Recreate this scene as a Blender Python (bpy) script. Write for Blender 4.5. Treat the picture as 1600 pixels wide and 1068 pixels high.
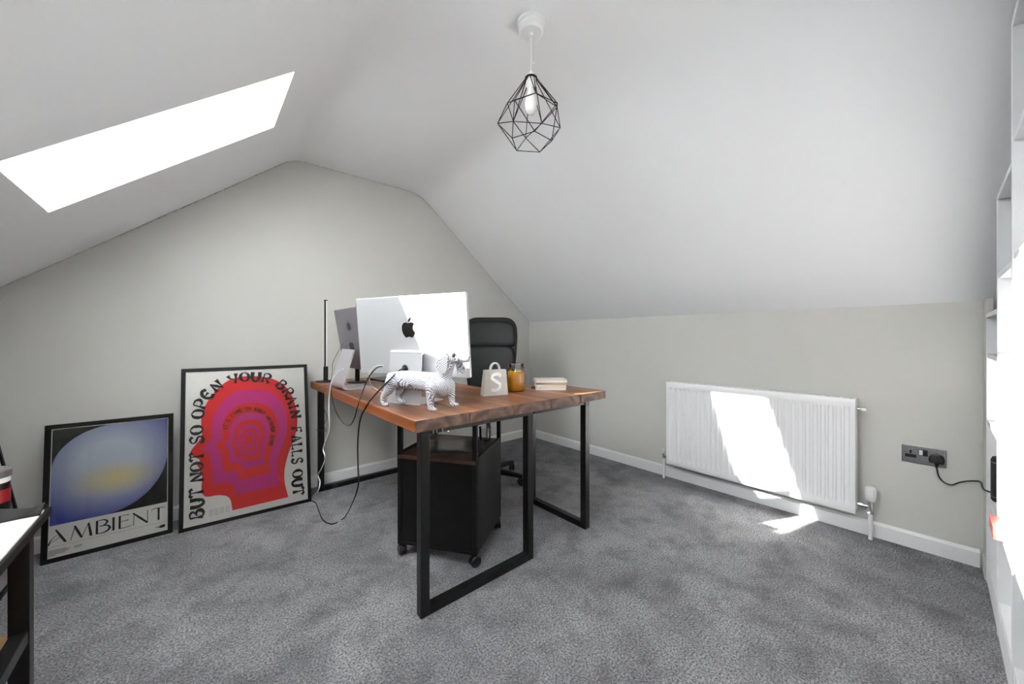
import bpy, bmesh, math, random
from mathutils import Vector, Matrix
random.seed(7)
for o in list(bpy.data.objects): bpy.data.objects.remove(o)
S = bpy.context.scene
COL = S.collection

# ------------------------------------------------------------------ camera
F_PX, YH, YAW = 572.717, 527.766, 0.711899
CAM = Vector((-2.69965, -2.84900, 1.04))
cam = bpy.data.cameras.new('camera')
cam.sensor_width = 36.0; cam.lens = F_PX * 36 / 1600
cam.shift_y = (YH - 534) / 1600; cam.clip_start = 0.01
camo = bpy.data.objects.new('camera', cam); COL.objects.link(camo)
camo.location = CAM; camo.rotation_euler = (math.pi / 2, 0, -YAW)
S.camera = camo

def ray(x, y):
    u = (x - 800) / F_PX; v = (YH - y) / F_PX
    return Vector((math.sin(YAW) + u * math.cos(YAW), math.cos(YAW) - u * math.sin(YAW), v))
def onx(x, y, c): d = ray(x, y); return CAM + d * ((c - CAM.x) / d.x)
def ony(x, y, c): d = ray(x, y); return CAM + d * ((c - CAM.y) / d.y)
def onz(x, y, c): d = ray(x, y); return CAM + d * ((c - CAM.z) / d.z)

# ------------------------------------------------------------------ light
S.view_settings.view_transform = 'Standard'
try: S.view_settings.look = 'None'
except Exception: pass
S.view_settings.gamma = 1.0
S.view_settings.use_curve_mapping = False
S.view_settings.exposure = 0.66
w = bpy.data.worlds.new('sky'); S.world = w; w.use_nodes = True
bg = w.node_tree.nodes['Background']
bg.inputs[0].default_value = (0.97, 0.985, 1.0, 1); bg.inputs[1].default_value = 14.0
SUN_DIR = Vector((1.0, -0.42, -0.612)).normalized()
sl = bpy.data.lights.new('sun', 'SUN'); sl.energy = 42.0; sl.angle = math.radians(0.6); sl.color = (1.0, 0.975, 0.94)
so = bpy.data.objects.new('sun_offscreen', sl); COL.objects.link(so)
so.rotation_euler = SUN_DIR.to_track_quat('-Z', 'Y').to_euler(); so.location = (-6, 2, 6)

# ------------------------------------------------------------------ materials
def lin(c):
    return tuple(((v / 255) / 12.92 if v / 255 <= 0.04045 else ((v / 255 + 0.055) / 1.055) ** 2.4) for v in c)
MATS = {}
def mat(name, rgb, rough=0.5, metal=0.0, noise=None, bump=None, spec=0.5, coat=0.0):
    """noise=(scale, amount) colour variation; bump=(scale, strength, distance)"""
    if name in MATS: return MATS[name]
    m = bpy.data.materials.new(name); m.use_nodes = True
    nt = m.node_tree; b = nt.nodes['Principled BSDF']
    c = lin(rgb)
    b.inputs['Base Color'].default_value = (*c, 1); b.inputs['Roughness'].default_value = rough
    b.inputs['Metallic'].default_value = metal; b.inputs['Specular IOR Level'].default_value = spec
    b.inputs['Coat Weight'].default_value = coat
    if noise or bump:
        tc = nt.nodes.new('ShaderNodeTexCoord')
    if noise:
        n = nt.nodes.new('ShaderNodeTexNoise'); n.inputs['Scale'].default_value = noise[0]; n.inputs['Detail'].default_value = 5
        nt.links.new(tc.outputs['Object'], n.inputs['Vector'])
        r = nt.nodes.new('ShaderNodeValToRGB')
        r.color_ramp.elements[0].position = 0.3; r.color_ramp.elements[1].position = 0.7
        a = noise[1]
        r.color_ramp.elements[0].color = (*[max(0, v * (1 - a)) for v in c], 1)
        r.color_ramp.elements[1].color = (*[min(1, v * (1 + a)) for v in c], 1)
        nt.links.new(n.outputs['Fac'], r.inputs['Fac']); nt.links.new(r.outputs['Color'], b.inputs['Base Color'])
    if bump:
        n2 = nt.nodes.new('ShaderNodeTexNoise'); n2.inputs['Scale'].default_value = bump[0]; n2.inputs['Detail'].default_value = 3
        nt.links.new(tc.outputs['Object'], n2.inputs['Vector'])
        bp = nt.nodes.new('ShaderNodeBump'); bp.inputs['Strength'].default_value = bump[1]; bp.inputs['Distance'].default_value = bump[2]
        nt.links.new(n2.outputs['Fac'], bp.inputs['Height']); nt.links.new(bp.outputs['Normal'], b.inputs['Normal'])
    MATS[name] = m; return m

def pane_mat(name, tint=(1, 1, 1), ior=1.45, rough=0.01, gain=1.0):
    if name in MATS: return MATS[name]
    m = bpy.data.materials.new(name); m.use_nodes = True; nt = m.node_tree
    nt.nodes.remove(nt.nodes['Principled BSDF'])
    out = nt.nodes['Material Output']
    t = nt.nodes.new('ShaderNodeBsdfTransparent'); t.inputs[0].default_value = (*tint, 1)
    g = nt.nodes.new('ShaderNodeBsdfGlossy'); g.inputs['Roughness'].default_value = rough
    fr = nt.nodes.new('ShaderNodeFresnel'); fr.inputs[0].default_value = ior
    mu = nt.nodes.new('ShaderNodeMath'); mu.operation = 'MULTIPLY'; mu.inputs[1].default_value = gain; mu.use_clamp = True
    mx = nt.nodes.new('ShaderNodeMixShader')
    nt.links.new(fr.outputs[0], mu.inputs[0]); nt.links.new(mu.outputs[0], mx.inputs[0])
    nt.links.new(t.outputs[0], mx.inputs[1]); nt.links.new(g.outputs[0], mx.inputs[2])
    nt.links.new(mx.outputs[0], out.inputs['Surface'])
    MATS[name] = m; return m

def carpet_mat():
    m = bpy.data.materials.new('carpet'); m.use_nodes = True; nt = m.node_tree; b = nt.nodes['Principled BSDF']
    L = nt.links.new; N = nt.nodes.new
    tc = N('ShaderNodeTexCoord')
    def noise(sc, det, dist=0, rough=.5):
        n = N('ShaderNodeTexNoise'); n.inputs['Scale'].default_value = sc; n.inputs['Detail'].default_value = det
        n.inputs['Distortion'].default_value = dist; n.inputs['Roughness'].default_value = rough
        L(tc.outputs['Object'], n.inputs['Vector']); return n
    def ramp(n, p0, c0, p1, c1):
        r = N('ShaderNodeValToRGB'); r.color_ramp.elements[0].position = p0; r.color_ramp.elements[1].position = p1
        r.color_ramp.elements[0].color = (*c0, 1); r.color_ramp.elements[1].color = (*c1, 1); L(n.outputs['Fac'], r.inputs['Fac']); return r
    big = noise(6.5, 6, .25, .68)     # brushed pile lying different ways, its shading put into the colour
    fine = noise(150, 3.5, 0, .6); tuft = noise(330, 2.0)
    rb = ramp(big, .34, (.50, .50, .52), .54, (1.0, 1.0, 1.0))
    rf = ramp(fine, .34, lin((50, 50, 54)), .66, lin((186, 185, 188)))
    rt = ramp(tuft, .3, (.62, .62, .62), .7, (1.25, 1.25, 1.25))
    m1 = N('ShaderNodeMix'); m1.data_type = 'RGBA'; m1.blend_type = 'MULTIPLY'; m1.inputs[0].default_value = 1
    L(rf.outputs[0], m1.inputs[6]); L(rb.outputs[0], m1.inputs[7])
    m2 = N('ShaderNodeMix'); m2.data_type = 'RGBA'; m2.blend_type = 'MULTIPLY'; m2.inputs[0].default_value = 1
    L(m1.outputs[2], m2.inputs[6]); L(rt.outputs[0], m2.inputs[7])
    wide = noise(2.3, 5, .5, .6); rw = ramp(wide, .40, (.66, .66, .68), .60, (1.06, 1.06, 1.06))  # broader pile marks, their shading put into the colour as well
    m3 = N('ShaderNodeMix'); m3.data_type = 'RGBA'; m3.blend_type = 'MULTIPLY'; m3.inputs[0].default_value = 1
    L(m2.outputs[2], m3.inputs[6]); L(rw.outputs[0], m3.inputs[7])
    L(m3.outputs[2], b.inputs['Base Color'])
    b.inputs['Roughness'].default_value = 1.0; b.inputs['Specular IOR Level'].default_value = 0.05
    b.inputs['Sheen Weight'].default_value = 0.25; b.inputs['Sheen Roughness'].default_value = .6
    ad = N('ShaderNodeMath'); ad.operation = 'ADD'; L(fine.outputs['Fac'], ad.inputs[0]); L(tuft.outputs['Fac'], ad.inputs[1])
    bp = N('ShaderNodeBump'); bp.inputs['Strength'].default_value = .9; bp.inputs['Distance'].default_value = .008
    L(ad.outputs[0], bp.inputs['Height']); L(bp.outputs['Normal'], b.inputs['Normal'])
    return m

def wood_mat(name, dark, light, scale=3.6, rough=.33, rot=(0, 0, 0), zoff=.09, dist=6.0):
    m = bpy.data.materials.new(name); m.use_nodes = True; nt = m.node_tree; b = nt.nodes['Principled BSDF']
    L = nt.links.new; N = nt.nodes.new
    tc = N('ShaderNodeTexCoord'); mp = N('ShaderNodeMapping'); L(tc.outputs['Object'], mp.inputs['Vector'])
    mp.inputs['Scale'].default_value = (1, .12, 1); mp.inputs['Rotation'].default_value = rot
    oi = N('ShaderNodeObjectInfo'); mv = N('ShaderNodeMath'); mv.operation = 'MULTIPLY'; mv.inputs[1].default_value = 3.7
    L(oi.outputs['Random'], mv.inputs[0]); cx = N('ShaderNodeCombineXYZ'); mw = N('ShaderNodeMath'); mw.operation = 'MULTIPLY_ADD'; mw.inputs[1].default_value = .16; mw.inputs[2].default_value = -.08; L(oi.outputs['Random'], mw.inputs[0]); L(mw.outputs[0], cx.inputs[0]); L(mv.outputs[0], cx.inputs[1]); cx.inputs[2].default_value = zoff
    va = N('ShaderNodeVectorMath'); va.operation = 'ADD'; L(mp.outputs[0], va.inputs[0]); L(cx.outputs[0], va.inputs[1])
    wv = N('ShaderNodeTexWave'); wv.wave_type = 'RINGS'; wv.rings_direction = 'Y'; wv.inputs['Scale'].default_value = scale
    wv.inputs['Distortion'].default_value = dist; wv.inputs['Detail'].default_value = 3; wv.inputs['Detail Scale'].default_value = 1.6
    L(va.outputs[0], wv.inputs['Vector'])
    n = N('ShaderNodeTexNoise'); n.inputs['Scale'].default_value = 60; n.inputs['Detail'].default_value = 6; L(va.outputs[0], n.inputs['Vector'])
    n3 = N('ShaderNodeTexNoise'); n3.inputs['Scale'].default_value = 7; n3.inputs['Detail'].default_value = 3; L(va.outputs[0], n3.inputs['Vector'])
    a = N('ShaderNodeMath'); a.operation = 'MULTIPLY_ADD'; a.inputs[1].default_value = .22; L(wv.outputs['Fac'], a.inputs[0])
    a2 = N('ShaderNodeMath'); a2.operation = 'MULTIPLY'; a2.inputs[1].default_value = .4; L(n.outputs['Fac'], a2.inputs[0]); L(a2.outputs[0], a.inputs[2])
    a3 = N('ShaderNodeMath'); a3.operation = 'MULTIPLY_ADD'; a3.inputs[1].default_value = .5; L(n3.outputs['Fac'], a3.inputs[0]); L(a.outputs[0], a3.inputs[2])
    r = N('ShaderNodeValToRGB'); r.color_ramp.elements[0].position = .34; r.color_ramp.elements[1].position = .86
    r.color_ramp.elements[0].color = (*lin(dark), 1); r.color_ramp.elements[1].color = (*lin(light), 1)
    L(a3.outputs[0], r.inputs['Fac']); L(r.outputs[0], b.inputs['Base Color'])
    b.inputs['Roughness'].default_value = rough
    bp = N('ShaderNodeBump'); bp.inputs['Strength'].default_value = .25; bp.inputs['Distance'].default_value = .002
    L(a3.outputs[0], bp.inputs['Height']); L(bp.outputs['Normal'], b.inputs['Normal'])
    return m

def dog_mat():
    m = bpy.data.materials.new('etched_ceramic'); m.use_nodes = True; nt = m.node_tree; b = nt.nodes['Principled BSDF']
    L = nt.links.new; N = nt.nodes.new
    tc = N('ShaderNodeTexCoord')
    nz = N('ShaderNodeTexNoise'); nz.inputs['Scale'].default_value = 14; L(tc.outputs['Object'], nz.inputs['Vector'])
    vm = N('ShaderNodeVectorMath'); vm.operation = 'SCALE'; vm.inputs['Scale'].default_value = .045; L(nz.outputs['Color'], vm.inputs[0])
    va = N('ShaderNodeVectorMath'); va.operation = 'ADD'; L(tc.outputs['Object'], va.inputs[0]); L(vm.outputs[0], va.inputs[1])
    vo = N('ShaderNodeTexVoronoi'); vo.inputs['Scale'].default_value = 22; L(va.outputs[0], vo.inputs['Vector'])
    sb = N('ShaderNodeVectorMath'); sb.operation = 'SUBTRACT'; sb.inputs[1].default_value = (.5, .5, .5); L(vo.outputs['Color'], sb.inputs[0])
    nm = N('ShaderNodeVectorMath'); nm.operation = 'NORMALIZE'; L(sb.outputs[0], nm.inputs[0])
    dt = N('ShaderNodeVectorMath'); dt.operation = 'DOT_PRODUCT'; L(nm.outputs[0], dt.inputs[0]); L(va.outputs[0], dt.inputs[1])
    mu = N('ShaderNodeMath'); mu.operation = 'MULTIPLY'; mu.inputs[1].default_value = 950; L(dt.outputs['Value'], mu.inputs[0])
    sn = N('ShaderNodeMath'); sn.operation = 'SINE'; L(mu.outputs[0], sn.inputs[0])
    r = N('ShaderNodeValToRGB'); r.color_ramp.elements[0].position = .38; r.color_ramp.elements[1].position = .62
    r.color_ramp.elements[0].color = (*lin((122, 126, 144)), 1); r.color_ramp.elements[1].color = (*lin((236, 237, 240)), 1)
    mr = N('ShaderNodeMapRange'); mr.inputs[1].default_value = -1; mr.inputs[2].default_value = 1; L(sn.outputs[0], mr.inputs[0])
    L(mr.outputs[0], r.inputs['Fac']); L(r.outputs[0], b.inputs['Base Color']); b.inputs['Roughness'].default_value = .38
    return m

def ambient_mat():
    m = bpy.data.materials.new('misty_print'); m.use_nodes = True; nt = m.node_tree; b = nt.nodes['Principled BSDF']
    L = nt.links.new; N = nt.nodes.new
    tc = N('ShaderNodeTexCoord')
    def blob(cx, cy, sx, sy, p0, c0, p1, c1):
        mp = N('ShaderNodeMapping'); mp.inputs['Location'].default_value = (-cx * sx, -cy * sy, 0); mp.inputs['Scale'].default_value = (sx, sy, 0)
        L(tc.outputs['Object'], mp.inputs['Vector'])
        ln = N('ShaderNodeVectorMath'); ln.operation = 'LENGTH'; L(mp.outputs[0], ln.inputs[0])
        r = N('ShaderNodeValToRGB'); r.color_ramp.elements[0].position = p0; r.color_ramp.elements[1].position = p1
        r.color_ramp.elements[0].color = c0; r.color_ramp.elements[1].color = c1
        L(ln.outputs['Value'], r.inputs['Fac']); return r
    base = blob(.215, .43, 3.0, 3.0, .3, (*lin((206, 214, 226)), 1), .86, (*lin((70, 78, 165)), 1))
    yel = blob(.235, .335, 5.0, 9.0, .05, (1, 1, 1, 1), .85, (0, 0, 0, 1))
    mx = N('ShaderNodeMix'); mx.data_type = 'RGBA'; L(yel.outputs[0], mx.inputs[0]); L(base.outputs[0], mx.inputs[6]); mx.inputs[7].default_value = (*lin((226, 212, 160)), 1)
    n = N('ShaderNodeTexNoise'); n.inputs['Scale'].default_value = 500; L(tc.outputs['Object'], n.inputs['Vector'])
    r = N('ShaderNodeValToRGB'); r.color_ramp.elements[0].color = (.85, .85, .85, 1); r.color_ramp.elements[1].color = (1.1, 1.1, 1.1, 1); L(n.outputs['Fac'], r.inputs['Fac'])
    m2 = N('ShaderNodeMix'); m2.data_type = 'RGBA'; m2.blend_type = 'MULTIPLY'; m2.inputs[0].default_value = 1; L(mx.outputs[2], m2.inputs[6]); L(r.outputs[0], m2.inputs[7])
    L(m2.outputs[2], b.inputs['Base Color']); b.inputs['Roughness'].default_value = .6
    return m

WALL = mat('wall_paint', (206, 205, 200), .85, noise=(1.3, .012), bump=(260, .05, .002), spec=.2)
CEIL = mat('ceiling_paint', (241, 242, 244), .9, noise=(1.1, .01), bump=(220, .05, .002), spec=.2)
GLOSSW = mat('white_gloss', (236, 237, 238), .35)
RADW = mat('radiator_white', (238, 238, 239), .32)
CARPET = carpet_mat()
OAK = wood_mat('oiled_timber', (88, 52, 33), (186, 126, 86))
OAKEND = wood_mat('timber_end_grain', (56, 41, 35), (136, 103, 88), 6, .65, dist=4.5)
OAKSIDE = wood_mat('timber_side', (112, 62, 30), (176, 110, 62))
DARKWOOD = wood_mat('dark_shelf_wood', (62, 42, 32), (118, 84, 64), 3)
PLY = wood_mat('shelf_ply', (150, 106, 62), (196, 150, 98), 3)
STEEL = mat('black_steel', (17, 17, 18), .36, .2, noise=(40, .15))
BLACK = mat('black_plastic', (16, 16, 17), .4)
MATBLACK = mat('matt_black', (9, 9, 10), .55, spec=.35)
CABBLK = mat('cabinet_black', (10, 10, 11), .5, noise=(30, .1), spec=.3)
FRAMEBLK = mat('frame_black', (9, 9, 9), .45, noise=(60, .15), spec=.3)
LEATHER = mat('black_leather', (8, 9, 11), .45, spec=.3, bump=(350, .12, .002))
SILVER = mat('silver_aluminium', (208, 209, 211), .38, .55)
SPACEG = mat('space_grey', (118, 114, 122), .36, .65)
STANDG = mat('satin_stand', (190, 188, 193), .32, .6)
CHROME = mat('chrome', (214, 214, 216), .12, 1.0)
BRUSHED = mat('brushed_steel', (150, 151, 153), .32, .9, noise=(120, .12))
LOGO = mat('logo_black', (12, 12, 13), .15)
PAPER = mat('paper', (232, 231, 226), .75)
KRAFT = mat('kraft_paper', (214, 178, 140), .7)
INK = mat('ink', (20, 19, 20), .6)
RED = mat('print_red', (222, 30, 34), .6)
MAGENTA = mat('print_magenta', (206, 42, 134), .6)
DARKPRINT = mat('print_charcoal', (16, 16, 19), .6)
WHITEPL = mat('white_plastic', (238, 238, 238), .4)
WCABLE = mat('white_cable', (226, 226, 226), .45)
GLASS = pane_mat('picture_glass', (1, 1, 1), 1.42, .006)
WGLASS = pane_mat('window_glass', (.97, .985, .98), 1.2, .0)
JARG = pane_mat('jar_glass', (.93, .95, .95), 1.5, .02, 2.0)
ORANGE = mat('orange_syrup', (255, 176, 8), .12)
SHELFW = mat('shelf_white', (238, 239, 240), .45)
CAULK = mat('cracked_filler', (168, 162, 150), .9, noise=(55, .55))

# ------------------------------------------------------------------ mesh helpers
class M:
    def __init__(s): s.v = []; s.f = []; s.mi = []
    def add(s, vs, fs, mi=0):
        o = len(s.v); s.v += [tuple(v) for v in vs]; s.f += [tuple(i + o for i in f) for f in fs]; s.mi += [mi] * len(fs); return s
    def box(s, x0, x1, y0, y1, z0, z1, mi=0, mtx=None):
        vs = [Vector((x, y, z)) for x in (x0, x1) for y in (y0, y1) for z in (z0, z1)]
        if mtx: vs = [mtx @ v for v in vs]
        return s.add(vs, [(0, 1, 3, 2), (4, 6, 7, 5), (0, 4, 5, 1), (2, 3, 7, 6), (0, 2, 6, 4), (1, 5, 7, 3)], mi)
    def tube(s, pts, r, n=8, cap=True, mi=0):
        pts = [Vector(p) for p in pts]; k = len(pts)
        rs = r if isinstance(r, (list, tuple)) else [r] * k
        up = None; vs = []
        for i, p in enumerate(pts):
            t = (pts[min(i + 1, k - 1)] - pts[max(i - 1, 0)]).normalized()
            if up is None: up = Vector((0, 0, 1)) if abs(t.z) < .9 else Vector((1, 0, 0))
            a = (up - t * up.dot(t))
            a = a.normalized() if a.length > 1e-6 else t.orthogonal().normalized()
            up = a; b = t.cross(a)
            vs += [p + (a * math.cos(2 * math.pi * j / n) + b * math.sin(2 * math.pi * j / n)) * rs[i] for j in range(n)]
        fs = [(i * n + j, i * n + (j + 1) % n, (i + 1) * n + (j + 1) % n, (i + 1) * n + j) for i in range(k - 1) for j in range(n)]
        if cap: fs += [tuple(reversed(range(n))), tuple((k - 1) * n + j for j in range(n))]
        return s.add(vs, fs, mi)
    def lathe(s, prof, n=24, c=(0, 0, 0), mtx=None, mi=0):
        vs = []; k = len(prof)
        for r, z in prof:
            for j in range(n):
                v = Vector((r * math.cos(2 * math.pi * j / n), r * math.sin(2 * math.pi * j / n), z))
                if mtx: v = mtx @ v
                vs.append(v + Vector(c))
        fs = [(i * n + j, i * n + (j + 1) % n, (i + 1) * n + (j + 1) % n, (i + 1) * n + j) for i in range(k - 1) for j in range(n)]
        if prof[0][0] > 1e-5: fs.append(tuple(reversed(range(n))))
        if prof[-1][0] > 1e-5: fs.append(tuple((k - 1) * n + j for j in range(n)))
        return s.add(vs, fs, mi)
    def prism(s, poly, fn, d0, d1, mi=0):
        """poly 2D -> fn(u, v, d) -> 3D ; extruded d0..d1"""
        n = len(poly)
        vs = [fn(u, v, d0) for u, v in poly] + [fn(u, v, d1) for u, v in poly]
        fs = [tuple(range(n)), tuple(reversed(range(n, 2 * n)))] + [(i, (i + 1) % n, n + (i + 1) % n, n + i) for i in range(n)]
        return s.add(vs, fs, mi)
    def grid(s, fn, nu, nv, mi=0):
        vs = [fn(i / nu, j / nv) for i in range(nu + 1) for j in range(nv + 1)]
        fs = [(i * (nv + 1) + j, (i + 1) * (nv + 1) + j, (i + 1) * (nv + 1) + j + 1, i * (nv + 1) + j + 1) for i in range(nu) for j in range(nv)]
        return s.add(vs, fs, mi)
    def ell(s, c, r, nu=20, nv=12, mtx=None, mi=0):
        vs = []; fs = []
        for i in range(nv + 1):
            th = math.pi * i / nv
            for j in range(nu):
                ph = 2 * math.pi * j / nu
                v = Vector((r[0] * math.sin(th) * math.cos(ph), r[1] * math.sin(th) * math.sin(ph), r[2] * math.cos(th)))
                if mtx: v = mtx @ v
                vs.append(v + Vector(c))
        fs = [(i * nu + j, (i + 1) * nu + j, (i + 1) * nu + (j + 1) % nu, i * nu + (j + 1) % nu) for i in range(nv) for j in range(nu)]
        return s.add(vs, fs, mi)
    def build(s, name, mats, parent=None, smooth=False, bevel=0, seg=2, off=None, fixn=True):
        me = bpy.data.meshes.new(name)
        vs = s.v
        if off is not None: vs = [(v[0] - off[0], v[1] - off[1], v[2] - off[2]) for v in vs]
        me.from_pydata(vs, [], s.f)
        if not isinstance(mats, (list, tuple)): mats = [mats]
        for m in mats: me.materials.append(m)
        if len(mats) > 1: me.polygons.foreach_set('material_index', s.mi)
        bm = bmesh.new(); bm.from_mesh(me)
        bmesh.ops.remove_doubles(bm, verts=bm.verts, dist=1e-6)
        if fixn: bmesh.ops.recalc_face_normals(bm, faces=bm.faces)
        bm.to_mesh(me); bm.free()
        if smooth:
            me.polygons.foreach_set('use_smooth', [True] * len(me.polygons))
            if smooth is not True: me.set_sharp_from_angle(angle=math.radians(smooth))
        o = bpy.data.objects.new(name, me); COL.objects.link(o)
        if parent: o.parent = parent
        if bevel:
            b = o.modifiers.new('bevel', 'BEVEL'); b.width = bevel; b.segments = seg; b.limit_method = 'ANGLE'; b.angle_limit = math.radians(40)
        return o

def tag(o, label, cat, group=None):
    o['label'] = label; o['category'] = cat
    if group: o['group'] = group
    return o
def thing(name, label, cat, loc=(0, 0, 0), rotz=0, group=None):
    o = bpy.data.objects.new(name, None); COL.objects.link(o); o.empty_display_size = .05
    o.location = loc; o.rotation_euler = (0, 0, rotz); return tag(o, label, cat, group)
def struct(o): o['kind'] = 'structure'; return o
def copy_tree(o, parent=None):
    c = o.copy(); COL.objects.link(c); c.parent = parent
    for ch in list(o.children): copy_tree(ch, c)
    return c
def cr(pts, n=8, closed=False):
    """Catmull-Rom through points"""
    P = [Vector(p) for p in pts]; out = []; k = len(P)
    rng = range(k if closed else k - 1)
    for i in rng:
        g = (lambda j: P[j % k]) if closed else (lambda j: P[max(0, min(k - 1, j))])
        p0, p1, p2, p3 = g(i - 1), g(i), g(i + 1), g(i + 2)
        for t in range(n):
            t /= n
            out.append(.5 * ((2 * p1) + (p2 - p0) * t + (2 * p0 - 5 * p1 + 4 * p2 - p3) * t * t + (3 * p1 - p0 - 3 * p2 + p3) * t ** 3))
    if not closed: out.append(P[-1])
    return out

# ================================================================== ROOM
XL, YF, YB = -3.47, -3.32, -2.987      # left wall, front wall, bookcase front line
ZK, ZC = 1.208, 2.253
XA, XB = -2.2, -1.268                  # flat ceiling between these
SD = Vector((XL - XA, 0, ZK - ZC)).normalized()     # down the left slope
NO = Vector((SD.z, 0, -SD.x))          # outward normal of the left slope (up and left)
if NO.z < 0: NO = -NO

m = M(); m.box(XL - .1, .1, YF - .1, .1, -.1, 0)
struct(m.build('floor', CARPET))

def fillet(p0, p1, p2, d, n=6):
    a = Vector(p1) + (Vector(p0) - Vector(p1)).normalized() * d; b = Vector(p1) + (Vector(p2) - Vector(p1)).normalized() * d
    return [(a * (1 - t) ** 2 + Vector(p1) * 2 * t * (1 - t) + b * t * t) for t in [i / n for i in range(n + 1)]]
pR, pB, pA, pL = (.0, ZK), (XB, ZC), (XA, ZC), (XL, ZK)
fb = fillet(pR, pB, pA, .10); fa = fillet(pB, pA, pL, .085)
# skylight openings on the left slope: (y0, y1)
S0, S1 = .268, 1.18                    # along-slope limits measured from XA
WIN = [(-1.205, -.706), (-2.50, -1.88)]
DEP = 0.46
def slope(sd, y, d=0): 
    p = Vector((XA, 0, ZC)) + SD * sd + NO * d; return (p.x, y, p.z)
m = M()
prof = [(.0 + .06, ZK - .06 * (ZC - ZK) / 1.268)] + [tuple(p) for p in fb] + [tuple(p) for p in fa]
m.grid(lambda i, j: (prof[round(i * (len(prof) - 1))][0], (YF - .05) + (.05 - (YF - .05)) * j, prof[round(i * (len(prof) - 1))][1]), len(prof) - 1, 1)
sEnd = (Vector(pL) - Vector(pA)).length + .06
s_cuts = [.085, S0, S1, sEnd]
y_cuts = [YF - .05, WIN[1][0], WIN[1][1], WIN[0][0], WIN[0][1], .05]
for a in range(3):
    for b in range(5):
        if a == 1 and b in (1, 3): continue
        m.add([slope(s_cuts[a], y_cuts[b]), slope(s_cuts[a + 1], y_cuts[b]), slope(s_cuts[a + 1], y_cuts[b + 1]), slope(s_cuts[a], y_cuts[b + 1])], [(0, 1, 2, 3)])
struct(m.build('ceiling', CEIL, smooth=20))

# gable wall (back), right knee wall, left knee wall, front wall
m = M(); m.box(XL - .15, .15, 0, .1, -.05, 2.6); struct(m.build('wall_back', WALL))
m = M(); m.box(0, .1, YF - .1, .0, -.05, ZK + .02); struct(m.build('wall_right', WALL))
m = M(); m.box(XL - .1, XL, YF - .1, .0, -.05, ZK + .02); struct(m.build('wall_left', WALL))
m = M(); m.box(XL - .15, .15, YF - .1, YF, -.05, 2.6); struct(m.build('wall_front', WALL))

# baseboards with a chamfered top
def skirting(name, fn, l0, l1, z=.0785, t=.015):
    p = [(0, 0), (t, 0), (t, z - .012), (t * .45, z), (0, z)]
    mm = M(); mm.prism(p, fn, l0, l1); struct(mm.build(name, GLOSSW))
skirting('baseboard_back', lambda u, v, d: (d, -u, v), XL, 0)
skirting('baseboard_right', lambda u, v, d: (-u, d, v), YB + .01, -.015)
skirting('baseboard_left', lambda u, v, d: (XL + u, d, v), YF, -.015)

# cracked filler bead along the gable / ceiling joint
m = M(); path = [(XL, ZK)] + [tuple(p) for p in reversed(fa)] + [tuple(p) for p in reversed(fb)] + [(0, ZK)]
pts = []
for (x0, z0), (x1, z1) in zip(path, path[1:]):
    k = max(1, int(math.hypot(x1 - x0, z1 - z0) / .012))
    pts += [(x0 + (x1 - x0) * i / k, z0 + (z1 - z0) * i / k) for i in range(k)]
pts.append(path[-1])
m.tube([(x, -.0005, z - .0005) for x, z in pts], [random.choice((.0012, .0018, .0028, .004)) * (1.25 if -2.95 < x < -2.3 else .7) for x, z in pts], 5)
struct(m.build('trim_1', CAULK))

# skylights: shaft lining, frame, pane
for i, (y0, y1) in enumerate(WIN):
    e = bpy.data.objects.new('window_%d' % (i + 1), None); COL.objects.link(e); e.empty_display_size = .05
    base = Vector(slope(S1, (y0 + y1) / 2)); e.location = base; struct(e)
    m = M()
    c = [(S0, y0), (S0, y1), (S1, y1), (S1, y0)]
    for k in range(4):
        (sa, ya), (sb, yb) = c[k], c[(k + 1) % 4]
        m.add([slope(sa, ya), slope(sb, yb), slope(sb, yb, DEP), slope(sa, ya, DEP)], [(0, 1, 2, 3)])
    m.build('shaft_lining', CEIL, e, off=base, fixn=False)
    m = M(); t = .03
    for (sa, sb, ya, yb) in ((S0 - .02, S0 + .006, y0, y1), (S1 - .006, S1 + .02, y0, y1), (S0 - .02, S1 + .02, y0 - .02, y0 + .006), (S0 - .02, S1 + .02, y1 - .006, y1 + .02)):
        vs = [slope(s_, y_, d_) for s_ in (sa, sb) for y_ in (ya, yb) for d_ in (DEP, DEP + .05)]
        m.add(vs, [(0, 1, 3, 2), (4, 6, 7, 5), (0, 4, 5, 1), (2, 3, 7, 6), (0, 2, 6, 4), (1, 5, 7, 3)])
    m.build('window_frame', GLOSSW, e, off=base)
    m = M(); m.add([slope(S0, y0, DEP + .02), slope(S1, y0, DEP + .02), slope(S1, y1, DEP + .02), slope(S0, y1, DEP + .02)], [(0, 1, 2, 3)])
    m.build('pane', WGLASS, e, off=base)

# ================================================================== DESK
ZT = .745
DX0, DX1, DX2 = -2.11, -1.402, -.955      # left edge, main/return joint, right edge
DY0, DY1, DY2 = -1.637, -.068, -1.165     # near end, gable end, back end of the return
desk = thing('desk', 'L-shaped desk of thick timber boards on black square-tube steel legs', 'desk', (DX0, DY0, 0))
def board(x0, x1, y0, y1):
    cx, cy = (x0 + x1) / 2, y0
    b = M(); g = .0016
    hx = (x1 - x0) / 2 - g; L_ = y1 - y0; T = .045
    b.box(-hx, hx, 0, L_, -T, 0)
    o = b.build('board', [OAK, OAKEND, OAKSIDE], desk, bevel=.004, seg=3)
    for p in o.data.polygons:
        p.material_index = 1 if abs(p.normal.y) > .9 else (2 if abs(p.normal.x) > .9 else 0)
    o.location = (cx - DX0, cy - DY0, ZT); return o
bw = (DX1 - DX0) / 3
for i in range(3): board(DX0 + i * bw, DX0 + (i + 1) * bw, DY0 + (0, .003, .001)[i], DY1)
bw2 = (DX2 - DX1) / 2
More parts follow.
